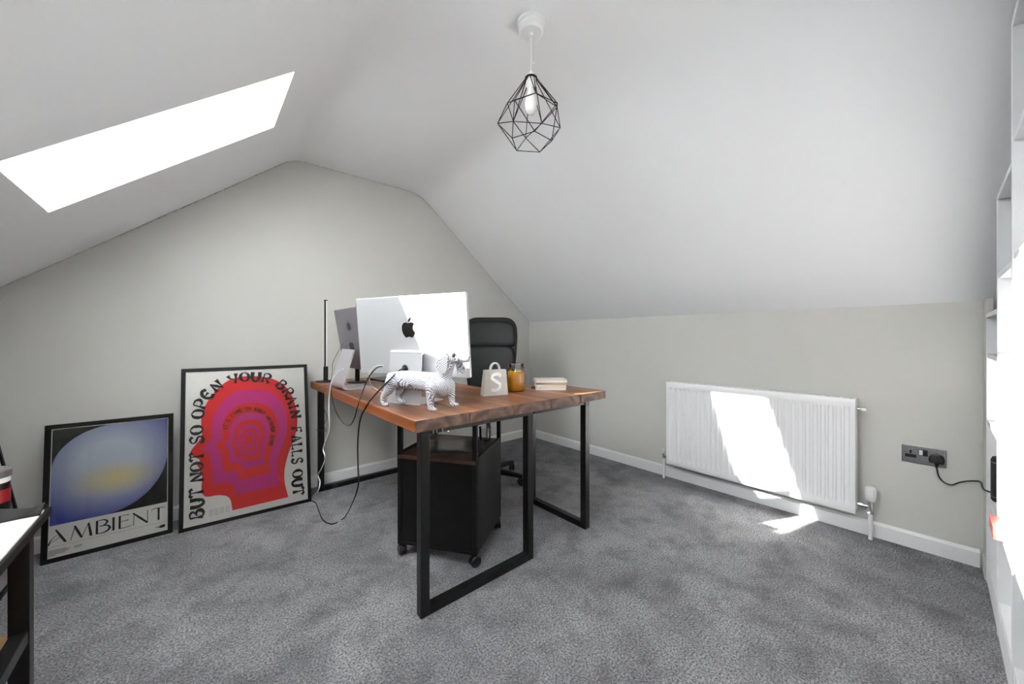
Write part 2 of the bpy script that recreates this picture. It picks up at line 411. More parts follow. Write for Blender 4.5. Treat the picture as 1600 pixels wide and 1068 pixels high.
for i in range(2): board(DX1 + i * bw2, DX1 + (i + 1) * bw2, DY0 + (.004, .002)[i], DY2)
TB = .036; ZU = ZT - .045
def dpart(name, x0, x1, y0, y1, z0, z1, mt=STEEL, bv=.002):
    b = M(); b.box(x0, x1, y0, y1, z0, z1); return b.build(name, mt, desk, bevel=bv, off=(DX0, DY0, 0))
# near frame
fx0, fx1, fy = -2.07, -1.492, -1.605
for x in (fx0, fx1 - TB): dpart('leg', x, x + TB, fy, fy + TB, 0, ZU - .022)
dpart('foot_rail', fx0 + TB, fx1 - TB, fy, fy + TB, .0, .032)
dpart('top_rail', fx0, fx1, fy, fy + TB, ZU - .022, ZU)
# gable-end frame
gx0, gx1, gy = -2.072, -1.47, -.125
for x in (gx0, gx1 - TB): dpart('leg', x, x + TB, gy, gy + TB, 0, ZU - .022)
dpart('foot_rail', gx0 + TB, gx1 - TB, gy, gy + TB, .0, .032)
dpart('top_rail', gx0, gx1, gy, gy + TB, ZU - .022, ZU)
# return frame, running away along the right edge, with a rail under the near end
rx = -1.10
for y in (-1.605, -1.185): dpart('leg', rx, rx + TB, y, y + TB, 0, ZU - .022)
dpart('foot_rail', rx, rx + TB, -1.605 + TB, -1.185, 0, .032)
dpart('top_rail', rx, rx + TB, -1.605, -1.185 + TB, ZU - .022, ZU)
dpart('end_rail', fx1 + .012, rx, -1.60, -1.60 + .03, ZU - .022, ZU, bv=.001)
b = M()
for x in (fx0 + .045, fx0 + .06, fx0 + .085): b.box(x, x + .006, fy - .004, fy, ZU - .02, ZU - .003)
b.build('bracket', CHROME, desk, off=(DX0, DY0, 0))
for x, y in [(-1.95, fy), (-1.78, fy), (-1.62, fy), (-1.38, -1.6), (-1.25, -1.6)]:
    b = M(); b.lathe([(.0045, -.004), (.0045, 0)], 8, (x, y + .012, ZU - .022)); b.build('bolt', CHROME, desk, off=(DX0, DY0, 0))

# ================================================================== PENDANT
PX, PY = -1.722, -1.828
pend = thing('pendant_lamp', 'black wire diamond-cage pendant lamp on a white ceiling rose', 'lamp', (PX, PY, ZC))
b = M(); b.lathe([(0, -.042), (.040, -.042), (.0475, -.036), (.0485, -.014), (.052, -.013), (.053, 0)], 40); b.build('ceiling_rose', WHITEPL, pend, smooth=35)
b = M(); b.lathe([(0, -.05), (.007, -.05), (.007, -.042)], 12); b.build('cord_grip', WHITEPL, pend)
b = M(); b.tube([(0, 0, -.05), (.002, 0, -.12), (.001, .001, -.2)], .0021, 8); b.build('cord', WHITEPL, pend)
b = M(); b.tube([(.001, 0, -.148), (.006, -.002, -.15), (.012, -.003, -.145), (.017, -.003, -.149), (.012, -.002, -.152), (.004, 0, -.151)], .0012, 6)
b.build('cord_tie', WHITEPL, pend)
b = M(); b.lathe([(0, -.188), (.006, -.19), (.016, -.205), (.0185, -.215), (.0185, -.245), (.014, -.252)], 24); b.build('lamp_holder', WHITEPL, pend, smooth=35)
b = M(); b.lathe([(.013, -.245), (.0135, -.268), (.02, -.285), (.024, -.31), (.022, -.335), (.012, -.35), (0, -.354)], 24)
b.build('bulb', mat('frosted_bulb', (240, 240, 238), .25), pend, smooth=True)
cage = M()
def ringpts(r, z, n, ph): return [Vector((r * math.cos(ph + 2 * math.pi * i / n), r * math.sin(ph + 2 * math.pi * i / n), z)) for i in range(n)]
ph0 = math.radians(20)
tr = ringpts(.021, -.215, 24, 0)
for i in range(24): cage.tube([tr[i], tr[(i + 1) % 24]], .0038, 6, False)
up_ = ringpts(.100, -.336, 5, ph0); mid_ = ringpts(.132, -.372, 5, ph0 + math.pi / 5); lo_ = ringpts(.080, -.462, 5, ph0)
WR = .0017
for i in range(5):
    j = (i + 1) % 5; k = (i - 1) % 5
    a = ph0 + 2 * math.pi * i / 5
    for s_ in (-.12, .12):
        cage.tube([Vector((.022 * math.cos(a + s_ * 3), .022 * math.sin(a + s_ * 3), -.217)), up_[i]], WR, 6)
    cage.tube([up_[i], up_[j]], WR, 6); cage.tube([up_[i], mid_[i]], WR, 6); cage.tube([up_[j], mid_[i]], WR, 6)
    cage.tube([mid_[i], lo_[i]], WR, 6); cage.tube([mid_[i], lo_[j]], WR, 6); cage.tube([lo_[i], lo_[j]], WR, 6)
    cage.tube([Vector((.021 * math.cos(a + .628), .021 * math.sin(a + .628), -.217)), mid_[i]], WR, 6)
cage.build('wire_cage', MATBLACK, pend, smooth=True)

# ================================================================== RADIATOR
RY0, RY1, RZ0, RZ1, RX = -2.573, -1.557, .123, .722, -.1
rad = thing('radiator', 'white fluted panel radiator on the knee wall with a patch of sun', 'radiator', (-.05, (RY0 + RY1) / 2, 0))
ro = (-.05, (RY0 + RY1) / 2, 0)
NF = 30; mg = .018
def sm(t): t = max(0, min(1, t)); return t * t * (3 - 2 * t)
def flute(y):
    t = (y - RY0 - mg) / (RY1 - RY0 - 2 * mg)
    if t < 0 or t > 1: return 0
    p = (t * NF) % 1.0
    return sm((p - .12) / .16) * (1 - sm((p - .72) / .16))
ys = [RY0 + (RY1 - RY0) * i / 480 for i in range(481)]
zs = [RZ0, RZ0 + .004, RZ0 + .03, RZ0 + .036, RZ0 + .046, RZ0 + .056, RZ0 + .066] + [RZ0 + .12 + i * .1 for i in range(4)] + [RZ1 - .062, RZ1 - .054, RZ1 - .047, RZ1 - .04, RZ1 - .034, RZ1 - .004, RZ1]
def gz(z): return sm((z - RZ0 - .032) / .03) * (1 - sm((z - RZ1 + .058) / .02))
b = M(); nz = len(zs)
vs = [(RX + .0075 * flute(y) * gz(z) + (.003 if (i in (0, 480) or j in (0, nz - 1)) else 0), y, z) for i, y in enumerate(ys) for j, z in enumerate(zs)]
b.add(vs, [(i * nz + j, (i + 1) * nz + j, (i + 1) * nz + j + 1, i * nz + j + 1) for i in range(480) for j in range(nz - 1)])
b.build('front_panel', RADW, rad, smooth=50, off=ro)
b = M(); b.box(RX + .009, RX + .011, RY0 + .002, RY1 - .002, RZ0 + .002, RZ1 - .01); b.build('panel_backing', RADW, rad, off=ro)
b = M(); b.box(-.045, -.03, RY0 + .02, RY1 - .02, RZ0 + .02, RZ1 - .02); b.build('rear_panel', RADW, rad, off=ro, bevel=.003)
for y0, y1 in ((RY0, RY0 + .0015), (RY1 - .0015, RY1)):
    b = M(); b.box(RX + .003, -.028, y0, y1, RZ0 + .01, RZ1 - .002); b.build('side_panel', RADW, rad, off=ro)
b = M()
nsl = 26
for i in range(nsl):
    y = RY0 + .02 + (RY1 - RY0 - .04) * i / nsl
    b.box(RX + .012, -.034, y, y + .012, RZ1 - .006, RZ1 - .004)
for x in (RX + .003, -.036): b.box(x, x + .01, RY0, RY1, RZ1 - .006, RZ1 - .002)
b.build('top_grille', RADW, rad, off=ro)
for yv, nm in ((RY0 + .2, 0), (RY1 - .2, 0)):
    b = M(); b.box(-.032, -.0005, yv - .015, yv + .015, RZ0 + .08, RZ1 - .08); b.build('wall_bracket', RADW, rad, off=ro)
# bleed valve, thermostatic valve, lockshield, pipes
b = M(); b.lathe([(.008, 0), (.008, .012), (.0055, .012), (.0055, .03)], 14, (-.06, RY0, RZ1 - .055), Matrix.Rotation(math.pi / 2, 4, 'X')); b.build('bleed_plug', CHROME, rad, smooth=35, off=ro)
b = M(); b.lathe([(.0085, 0), (.0085, .018)], 14, (-.06, RY0 - .018, RZ1 - .055), Matrix.Rotation(math.pi / 2, 4, 'X')); b.build('bleed_cap', WHITEPL, rad, smooth=35, off=ro)
vy = RY0 - .052; vz = RZ0 + .045
b = M(); b.tube([(-.06, RY0, vz), (-.06, vy, vz)], .0075, 14); b.lathe([(.012, -.02), (.0125, .02), (.0105, .03)], 16, (-.06, vy, vz)); b.lathe([(.012, 0), (.012, .014)], 6, (-.06, RY0 - .008, vz), Matrix.Rotation(math.pi / 2, 4, 'X'))
b.lathe([(.0135, -.034), (.0135, -.02)], 6, (-.06, vy, vz)); b.build('valve_body', CHROME, rad, smooth=35, off=ro)
b = M(); b.lathe([(.014, .028), (.0185, .034), (.0205, .05), (.021, .085), (.020, .1), (.016, .103), (0, .104)], 24, (-.06, vy, vz)); tv = b.build('thermostat_head', WHITEPL, rad, smooth=35, off=ro)
b = M()
for k in range(14):
    a = 2 * math.pi * k / 14
    b.box(-.0012, .0012, .0195, .0222, .055, .095, mtx=Matrix.Translation((-.06, vy, vz)) @ Matrix.Rotation(a, 4, 'Z'))
b.build('grip_ribs', WHITEPL, rad, off=ro)
b = M(); b.tube([(-.06, vy, vz - .034), (-.06, vy, .0)], .0085, 14); b.build('pipe', WHITEPL, rad, smooth=35, off=ro)
vy2 = RY1 + .036
b = M(); b.tube([(-.06, RY1, vz), (-.06, vy2, vz)], .0075, 14); b.lathe([(.011, -.018), (.0115, .016)], 16, (-.06, vy2, vz)); b.build('lockshield_body', CHROME, rad, smooth=35, off=ro)
b = M(); b.lathe([(.0095, .016), (.0105, .02), (.009, .045), (0, .046)], 16, (-.06, vy2, vz)); b.build('lockshield_cap', WHITEPL, rad, smooth=35, off=ro)
b = M(); b.tube([(-.06, vy2, vz - .018), (-.06, vy2, 0)], .0085, 14); b.build('pipe', WHITEPL, rad, smooth=35, off=ro)

# ================================================================== SOCKET, PLUG, LEAD
sy, sz = -2.806, .464
sock = thing('wall_socket', 'brushed steel double socket on the beige knee wall', 'socket', (0, sy, sz))
b = M(); b.box(-.006, 0, -.073, .073, -.043, .043); b.build('faceplate', BRUSHED, sock, bevel=.002)
b = M()
def outlet(yc):
    b.box(-.0072, -.0058, yc - .004, yc + .004, .004, .02); b.box(-.0072, -.0058, yc - .018, yc - .006, -.012, -.004); b.box(-.0072, -.0058, yc + .006, yc + .018, -.012, -.004)
    b.box(-.0066, -.0058, yc - .019, yc + .019, -.016, .0)
outlet(.042); b.build('pin_holes', BLACK, sock); b = M(); outlet(-.042); b.build('pin_holes', BLACK, sock)
for yc, mt in ((.008, WHITEPL), (-.007, BLACK)):
    b = M(); b.box(-.0095, -.006, yc - .0058, yc + .0058, .002, .026); b.build('rocker_switch', mt, sock, bevel=.001)
b = M(); b.box(-.0068, -.006, -.014, .015, -.001, .029); b.build('switch_surround', BLACK, sock)
for yc in (.06, -.062):
    b = M(); b.lathe([(.0032, 0), (.0032, .001)], 10, (-.007, yc, .008), Matrix.Rotation(math.pi / 2, 4, 'Y')); b.build('screw', CHROME, sock)
plug = thing('power_plug', 'black three-pin plug and lead in the brushed steel socket', 'plug', (-.0075, sy - .042, sz))
b = M(); pl = [(-.024, -.022), (.024, -.022), (.026, -.004), (.022, .012), (.01, .019), (-.01, .019), (-.022, .012), (-.026, -.004)]
b.prism(pl, lambda u, v, d: (-d, u, v), 0, .026); b.build('plug_body', BLACK, plug, bevel=.006, seg=3)
b = M(); b.tube([(-.014, .0, -.02), (-.014, 0, -.03), (-.014, 0, -.043)], [.0085, .0065, .0045], 10); b.build('strain_relief', BLACK, plug, smooth=35)
pth = [(-.014, sy - .042, sz - .043)] + [tuple(onx(x, y, -.02)) for x, y in ((1467, 744), (1475, 753), (1487, 757), (1500, 753), (1515, 751), (1530, 751.5))] + [(-.07, -2.978, .397), (-.165, -2.979, .398), (-.2, -2.995, .40), (-.228, -3.018, .403)]
b = M(); b.tube(cr(pth, 8), .0032, 8); b.build('lead', BLACK, plug, smooth=True, off=(-.0075, sy - .042, sz))

# ================================================================== BOOKCASE
bk = thing('bookcase', 'white stepped built-in bookcase under the sloping ceiling', 'bookcase', (-.9, YB, 0))
bo = (-.9, YB, 0); T = .018
UX = [-.13, -.56, -.945, -1.33, -1.72]
TOPS = [1.144, 1.541, 1.93, 2.2]
def bpart(name, *a, mt=SHELFW, bv=.0015):
    b = M(); b.box(*a); return b.build(name, mt, bk, bevel=bv, off=bo)
YD = -3.29
hts = [TOPS[0], TOPS[1], TOPS[2], TOPS[3], TOPS[3]]
for x, hgt in zip(UX, [TOPS[0], TOPS[1], TOPS[2], TOPS[3], TOPS[3]]):
    bpart('upright', x - T, x, YD, YB, 0, hgt)
SH = [[.12, .385, .69, .974], [.12, .385, .69, .985, 1.265], [.12, .39, .69, .985, 1.277, 1.61], [.12, .42, .74, 1.06, 1.38, 1.70]]
for i in range(4):
    for z in SH[i] + [TOPS[i]]:
        bpart('shelf', UX[i + 1], UX[i] - T, YD, YB + (0.0 if z == TOPS[i] else -.003), z - T, z)
    bpart('plinth', UX[i + 1], UX[i] - T, YB - .02, YB - .002, 0, .12 - T)
bpart('filler_panel', UX[0], -.001, YB - .02, YB, 0, ZK - .0, mt=WALL)
bpart('filler_plinth', UX[0], -.017, YB, YB + .004, 0, .075, mt=WALL)
bpart('back_panel', UX[-1] - T, -.001, YD - .012, YD, 0, 1.2, mt=WALL)
spk = thing('speaker', 'black upright wireless speaker on a low bookcase shelf', 'speaker', (-.262, -3.03, .3855))
b = M(); b.lathe([(0, 0), (.036, 0), (.039, .006), (.039, .165), (.035, .175), (0, .177)], 28); b.build('speaker_body', MATBLACK, spk, smooth=35)
for z in (.018, .155): b = M(); b.lathe([(.0395, z), (.0395, z + .002)], 28); b.build('trim_ring', BRUSHED, spk, smooth=35)
rb = thing('red_book', 'coral red book lying on a low bookcase shelf', 'book', (-.665, -3.045, .3855))
b = M(); b.box(-.067, .067, -.075, .072, .002, .034); b.build('pages', PAPER, rb)
b = M(); b.box(-.07, .07, -.08, .076, .0, .0025); b.box(-.07, .07, -.08, .076, .0335, .036); b.box(-.07, .07, .073, .076, .0025, .0335); b.build('cover', mat('coral_cover', (222, 90, 78), .5), rb)

# ================================================================== FRAMED POSTERS
def poster_root(name, label, B, ang, tilt):
    e = thing(name, label, 'framed poster', (B[0], B[1], 0))
    w_ = Vector((math.cos(ang), math.sin(ang), 0)); bk_ = Vector((-math.sin(ang), math.cos(ang), 0))
    up = Vector((0, 0, 1)) * math.cos(tilt) + bk_ * math.sin(tilt); n_ = w_.cross(up)    # n_ faces the room
    R = Matrix((w_, up, n_)).transposed()
    e.rotation_euler = R.to_euler(); return e
def frame_parts(e, W, H, bar, dep=.022):
    for nm, a in (('frame_bar', (0, W, 0, bar)), ('frame_bar', (0, W, H - bar, H)), ('frame_bar', (0, bar, bar, H - bar)), ('frame_bar', (W - bar, W, bar, H - bar))):
        b = M(); b.box(a[0], a[1], a[2], a[3], -dep, 0); b.build(nm, FRAMEBLK, e, bevel=.0015)
    b = M(); b.box(.004, W - .004, .004, H - .004, -dep + .001, -dep + .004); b.build('backing_board', DARKWOOD, e)
    b = M(); b.add([(bar - .002, bar - .002, -.0035), (W - bar + .002, bar - .002, -.0035), (W - bar + .002, H - bar + .002, -.0035), (bar - .002, H - bar + .002, -.0035)], [(0, 1, 2, 3)]); b.build('glass', GLASS, e)
def flat(polys, z, name, mt, parent, off=(0, 0)):
    b = M()
    for p in polys: b.add([(x + off[0], y + off[1], z) for x, y in p], [tuple(range(len(p)))])
    me_o = b.build(name, mt, parent, fixn=False)
    bm = bmesh.new(); bm.from_mesh(me_o.data); bmesh.ops.triangulate(bm, faces=bm.faces)
    for f in bm.faces:
        if f.normal.z < 0: f.normal_flip()
    bm.to_mesh(me_o.data); bm.free(); return me_o

# --- pen-stroke lettering: glyph = (advance, [(points, w0, wmid, w1, curved)])
TH, TN = .17, .05
def ribbon(pts, w0, wm, w1):
    n = len(pts); L_ = []; R_ = []
    for i, p in enumerate(pts):
        t = (pts[min(i + 1, n - 1)] - pts[max(i - 1, 0)])
        t = t.normalized() if t.length > 1e-9 else Vector((1, 0)); q = Vector((-t.y, t.x))
        u = i / (n - 1); ww = (w0 + (wm - w0) * 2 * u) if u < .5 else (wm + (w1 - wm) * (2 * u - 1))
        L_.append(p + q * ww / 2); R_.append(p - q * ww / 2)
    return [[L_[i], R_[i], R_[i + 1], L_[i + 1]] for i in range(n - 1)]
def v2(l): return [Vector(p) for p in l]
def st(pts, w0, wm, w1, curved=False):
    P = v2(pts)
    if curved: P = cr(pts, 5); P = [Vector((p[0], p[1])) for p in P]
    elif len(P) == 2: P = [P[0].lerp(P[1], t / 6) for t in range(7)]
    return ribbon(P, w0, wm, w1)
SERIF = {
 'A': (.82, [([(0, -.04), (.03, .1), (.12, .34), (.27, .52), (.40, .56)], .13, .05, .035, 1), ([(.05, .1), (.2, .2), (.5, .42)], .02, .035, .04, 1), ([(.30, 1.0), (.52, .52), (.76, 0)], .10, .16, .16, 0), ([(.66, .0), (.86, .0)], .03, .04, .03, 0)]),
 'M': (1.1, [([(.0, 0), (.22, .98)], .045, .05, .06, 0), ([(.18, 1.0), (.54, .02)], .13, .17, .12, 0), ([(.54, .02), (.86, .98)], .05, .045, .05, 0), ([(.86, 1.0), (1.0, 0)], .11, .15, .17, 0)]),
 'B': (.72, [([(.1, 0), (.1, 1)], .15, .14, .15, 0), ([(.1, .99), (.42, .97), (.55, .78), (.4, .56), (.2, .55)], .04, .15, .04, 1), ([(.2, .56), (.55, .5), (.66, .26), (.45, .03), (.1, .01)], .04, .17, .04, 1)]),
 'I': (.32, [([(.12, 0), (.12, 1)], .15, .14, .15, 0)]),
 'E': (.68, [([(.1, 0), (.1, 1)], .15, .14, .15, 0), ([(.1, .985), (.56, .97)], .04, .045, .07, 0), ([(.1, .53), (.52, .56)], .04, .045, .08, 0), ([(.1, .015), (.55, .03), (.66, .14)], .05, .05, .03, 1)]),
 'N': (.95, [([(.06, 0), (.08, .95)], .05, .045, .05, 0), ([(.02, 1.0), (.8, .0)], .1, .17, .14, 0), ([(.8, 0), (.8, 1.0)], .05, .045, .05, 0)]),
 'T': (.8, [([(.0, .86), (.08, .97), (.38, .97), (.7, .97), (.78, .9)], .03, .07, .03, 1), ([(.42, .97), (.42, 0)], .15, .14, .15, 0)]),
}
a_, c_ = .36, .06
BLOB = {
 'B': [([(.1, .05), (.12, .95)], a_, .1, .2, 0), ([(.12, .95), (.6, .95), (.8, .75), (.45, .52)], .08, .2, .06, 1), ([(.25, .5), (.75, .5), (.9, .25), (.6, .02), (.1, .05)], .05, .32, .08, 1)],
 'U': [([(.1, .95), (.08, .4), (.35, .03), (.75, .12), (.88, .5), (.88, .98)], a_, .2, a_, 1), ([(.88, .4), (.5, .3)], .1, .08, .03, 0)],
 'T': [([(.02, .8), (.2, .97), (.5, .93), (.8, .97), (.98, .8)], .3, .1, .3, 1), ([(.5, .92), (.5, 0)], .08, .14, a_, 0)],
 'N': [([(.08, 0), (.1, .95)], a_, .14, .1, 0), ([(.1, .95), (.85, .05)], .1, .26, .1, 0), ([(.88, .05), (.9, 1)], .1, .14, a_, 0)],
 'O': [([(.5, .97), (.12, .75), (.1, .3), (.5, .02)], .06, .3, .08, 1), ([(.5, .02), (.88, .25), (.9, .72), (.5, .97)], .08, .28, .06, 1)],
 'S': [([(.9, .8), (.6, .97), (.18, .85), (.2, .6), (.5, .5)], .3, .1, .2, 1), ([(.5, .5), (.85, .38), (.82, .12), (.4, .02), (.08, .2)], .2, .14, .32, 1)],
 'P': [([(.12, 0), (.14, .95)], a_, .12, .12, 0), ([(.14, .95), (.65, .97), (.9, .7), (.6, .42), (.2, .45)], .08, .26, .06, 1)],
 'E': [([(.9, .85), (.5, .97), (.12, .7), (.12, .3), (.5, .03), (.92, .15)], .3, .22, .3, 1), ([(.15, .5), (.75, .55)], .08, .12, .26, 0)],
 'Y': [([(.05, .95), (.2, .6), (.5, .5)], a_, .12, .08, 1), ([(.95, .95), (.75, .5), (.45, .02)], a_, .14, .3, 1)],
 'R': [([(.12, 0), (.14, .95)], a_, .12, .12, 0), ([(.14, .95), (.65, .97), (.88, .72), (.6, .5), (.2, .5)], .08, .24, .06, 1), ([(.4, .48), (.9, .02)], .08, .16, a_, 0)],
 'A': [([(.05, 0), (.5, .98)], a_, .12, .06, 0), ([(.5, .98), (.95, 0)], .06, .16, a_, 0), ([(.25, .35), (.75, .35)], .06, .1, .06, 0)],
 'I': [([(.5, .98), (.5, 0)], a_, .1, a_, 0)],
 'F': [([(.12, 0), (.14, .9)], a_, .12, .1, 0), ([(.12, .92), (.5, .9), (.92, .95)], .1, .1, .3, 1), ([(.16, .5), (.75, .5)], .08, .1, .26, 0)],
 'L': [([(.14, 1), (.12, .05)], a_, .12, .14, 0), ([(.12, .06), (.5, .08), (.92, .1)], .14, .08, .3, 1)],
 'K': [([(.12, 0), (.12, 1)], a_, .14, a_, 0), ([(.9, .98), (.2, .5)], a_, .12, .06, 0), ([(.3, .5), (.92, .02)], .06, .14, a_, 0)],
 'M': [([(.05, 0), (.12, .95)], a_, .12, .08, 0), ([(.12, .95), (.5, .3)], .08, .2, .08, 0), ([(.5, .3), (.88, .95)], .08, .14, .08, 0), ([(.88, .95), (.95, 0)], .08, .14, a_, 0)],
 'D': [([(.12, 0), (.14, .97)], a_, .14, .12, 0), ([(.14, .95), (.7, .9), (.92, .5), (.7, .08), (.12, .04)], .08, .28, .08, 1)],
 "'": [([(.5, 1), (.45, .7)], .24, .14, .06, 0)],
}
def glyph(defs, c, wd, ht, rot, strokes=None):
    """polys of a glyph centred on c"""
    out = []; co, si = math.cos(rot), math.sin(rot)
    for pts, w0, wm, w1, cv in strokes:
        for q in st([(p[0] * wd / ht, p[1]) for p in pts], w0 * .95, wm * 1.05, w1 * .95, cv):
            out.append([(c[0] + ((p.x - wd / ht / 2) * ht) * co - ((p.y - .5) * ht) * si, c[1] + ((p.x - wd / ht / 2) * ht) * si + ((p.y - .5) * ht) * co) for p in q])
    return out

# --- red poster
rp = poster_root('framed_poster', 'black framed red and magenta nested head poster leaning on the gable wall', (-2.77, -.215), -.05, .191)
frame_parts(rp, .63, .88, .019)
b = M(); b.box(.012, .618, .012, .868, -.0085, -.0075); b.build('poster_sheet', PAPER, rp)
HEAD = [(.229, .054), (.225, .087), (.221, .111), (.21, .132), (.187, .147), (.157, .155), (.132, .155), (.11, .16), (.096, .179), (.092, .202), (.093, .233), (.097, .259), (.091, .279), (.083, .294), (.088, .309), (.077, .327), (.073, .346), (.084, .357), (.078, .37), (.054, .389), (.043, .409), (.048, .424), (.061, .444), (.079, .468), (.091, .494), (.091, .527), (.088, .56), (.089, .598), (.096, .635), (.114, .681), (.137, .722), (.167, .763), (.21, .8), (.259, .817), (.309, .821), (.368, .815), (.43, .797), (.475, .77), (.511, .73), (.538, .679), (.555, .617), (.565, .557), (.564, .493), (.555, .441), (.535, .381), (.516, .333), (.501, .284), (.489, .226), (.486, .176), (.491, .125), (.505, .057)]
hc = (.3073, .4349)
hs = [Vector(p) for p in HEAD]
hsm = [Vector((p[0], p[1])) for p in cr(HEAD, 3)]
for k, sc in enumerate((1, .785, .577, .42, .315, .235, .175, .125, .08)):
    flat([[(hc[0] + (p.x - hc[0]) * sc, hc[1] + (p.y - hc[1]) * sc) for p in hsm]], -.0074 + .00035 * k, 'printed_head', RED if k % 2 == 0 else MAGENTA, rp)
LET = [('B', .073, .078), ('U', .073, .135), ('T', .072, .191), ('N', .072, .274), ('O', .071, .328), ('T', .071, .384), ('S', .07, .475), ('O', .069, .53), ('O', .074, .619), ('P', .085, .676), ('E', .113, .726), ('N', .157, .772), ('Y', .236, .809), ('O', .29, .817), ('U', .348, .815), ('R', .403, .801), ('B', .483, .754), ('R', .518, .704), ('A', .536, .652), ('I', .547, .606), ('N', .556, .557), ('F', .559, .457), ('A', .558, .403), ('L', .558, .352), ('L', .557, .31), ('S', .558, .265), ('O', .558, .185), ('U', .557, .130), ('T', .559, .078)]
ROT = [90] * 8 + [84, 66, 50, 38, 20, 4, -6, -18, -48, -60, -72, -80, -84] + [-90] * 8
polys = []
for (ch, x, y), r in zip(LET, ROT):
    flat(glyph(None, (x, y), (.030 if ch == 'I' else .036 if (r == -90 and .25 < y < .48) else .046), .060, math.radians(r), BLOB[ch]), -.0042, 'letter', INK, rp)
arc = cr([(.196, .510), (.201, .549), (.222, .585), (.254, .611), (.291, .621), (.332, .619), (.374, .596), (.408, .556), (.427, .502), (.431, .45), (.419, .385)], 20)
txt = "IT'S FINE TO KEEP AN OPEN MIND"
cum = [0]
for p, q in zip(arc, arc[1:]): cum.append(cum[-1] + (q - p).length)
polys = []
for i, ch in enumerate(txt):
    if ch == ' ': continue
    d_ = cum[-1] * (i + .5) / len(txt)
    k = next(j for j in range(1, len(cum)) if cum[j] >= d_); t_ = arc[k] - arc[k - 1]
    flat(glyph(None, (arc[k][0], arc[k][1]), .0135, .0195, math.atan2(t_[1], t_[0]), BLOB[ch]), -.0041, 'small_letter', INK, rp)
polys = []
for r in range(6):
    y = .082 - r * .0062
    for s_ in range(4): polys.append([(.125 + s_ * .024, y), (.125 + s_ * .024 + random.uniform(.014, .022), y), (.125 + s_ * .024 + .02, y + .0016), (.125 + s_ * .024, y + .0016)])
flat(polys, -.0071, 'fine_print', mat('fine_print_grey', (150, 150, 148), .7), rp)
b = M(); b.add([(.02, .862, -.0043), (.02, .838, -.0070), (.052, .862, -.0070)], [(0, 1, 2)]); b.build('lifted_corner', PAPER, rp, fixn=False)  # paper triangle added, lifted so that this corner catches the light

# --- AMBIENT poster
ap = poster_root('framed_poster', 'black framed misty blue poster lettered AMBIENT leaning on the gable wall', (-3.238, -.178), -.005, .111)
frame_parts(ap, .445, .631, .02)
b = M(); b.box(.013, .432, .013, .618, -.0085, -.0075); b.build('poster_sheet', PAPER, ap)
flat([[(.023, .165), (.4215, .165), (.4215, .606), (.023, .606)]], -.0073, 'dark_field', DARKPRINT, ap)
x0, x1, y0, y1 = .023, .4215, .165, .606
leaf = [(x0, y0)]
rxx, ryy = .235, .267
leaf += [(x1 - rxx + rxx * math.sin(t), y0 + ryy - ryy * math.cos(t)) for t in [i * math.pi / 48 for i in range(25)]]
leaf += [(x1, y1)]
rxx, ryy = .205, .19
leaf += [(x0 + rxx - rxx * math.sin(t), y1 - ryy + ryy * math.cos(t)) for t in [i * math.pi / 48 for i in range(25)]]
flat([leaf], -.0069, 'misty_field', ambient_mat(), ap)
polys = []
HT = .063
for ch, xl, wd in (('A', .022, .052), ('M', .088, .068), ('B', .164, .052), ('I', .219, .02), ('E', .241, .047), ('N', .293, .062), ('T', .362, .05)):
    adv, sts = SERIF[ch]; polys = []
    for pts, w0, wm, w1, cv in sts:
        for q in st([(p[0] * wd / (adv * .95) / HT, p[1]) for p in pts], w0 * .85, wm * .85, w1 * .85, cv):
            polys.append([(xl + p.x * HT, .0815 + p.y * HT) for p in q])
    flat(polys, -.0069, 'letter', INK, ap)
polys = [[(.021, .0695), (.424, .0668), (.424, .0675), (.021, .0702)]]
for r, L_ in enumerate((.055, .066, .06, .05, .02)):
    y = .052 - r * .0055; polys.append([(.022, y), (.022 + L_, y), (.022 + L_, y + .002), (.022, y + .002)])
for r in range(2): y = .05 - r * .0055; polys.append([(.1, y), (.125, y), (.125, y + .002), (.1, y + .002)])
flat(polys, -.0069, 'fine_print', INK, ap)
hand = [(.378, .0475), (.392, .0465), (.398, .051), (.404, .0535), (.415, .052), (.415, .040), (.406, .038), (.396, .0385), (.393, .042), (.379, .045)]
flat([hand], -.0069, 'pointing_hand_mark', INK, ap)

# --- third poster on the left wall, mostly out of frame
tp = poster_root('framed_poster', 'black framed white poster with blue print leaning on the left wall', (-3.285, -.66), math.pi / 2, .16)
frame_parts(tp, .60, .84, .018)
b = M(); b.box(.012, .588, .012, .828, -.0085, -.0075); b.build('poster_sheet', PAPER, tp)
polys = []
for r in range(3):
    y = .17 - r * .035; x = .06
    while x < .52:
        ww = random.uniform(.014, .03); polys.append([(x, y), (x + ww, y), (x + ww, y + .018), (x, y + .018)]); x += ww + .009
flat(polys, -.0071, 'blue_print', mat('print_blue', (60, 84, 160), .6), tp)

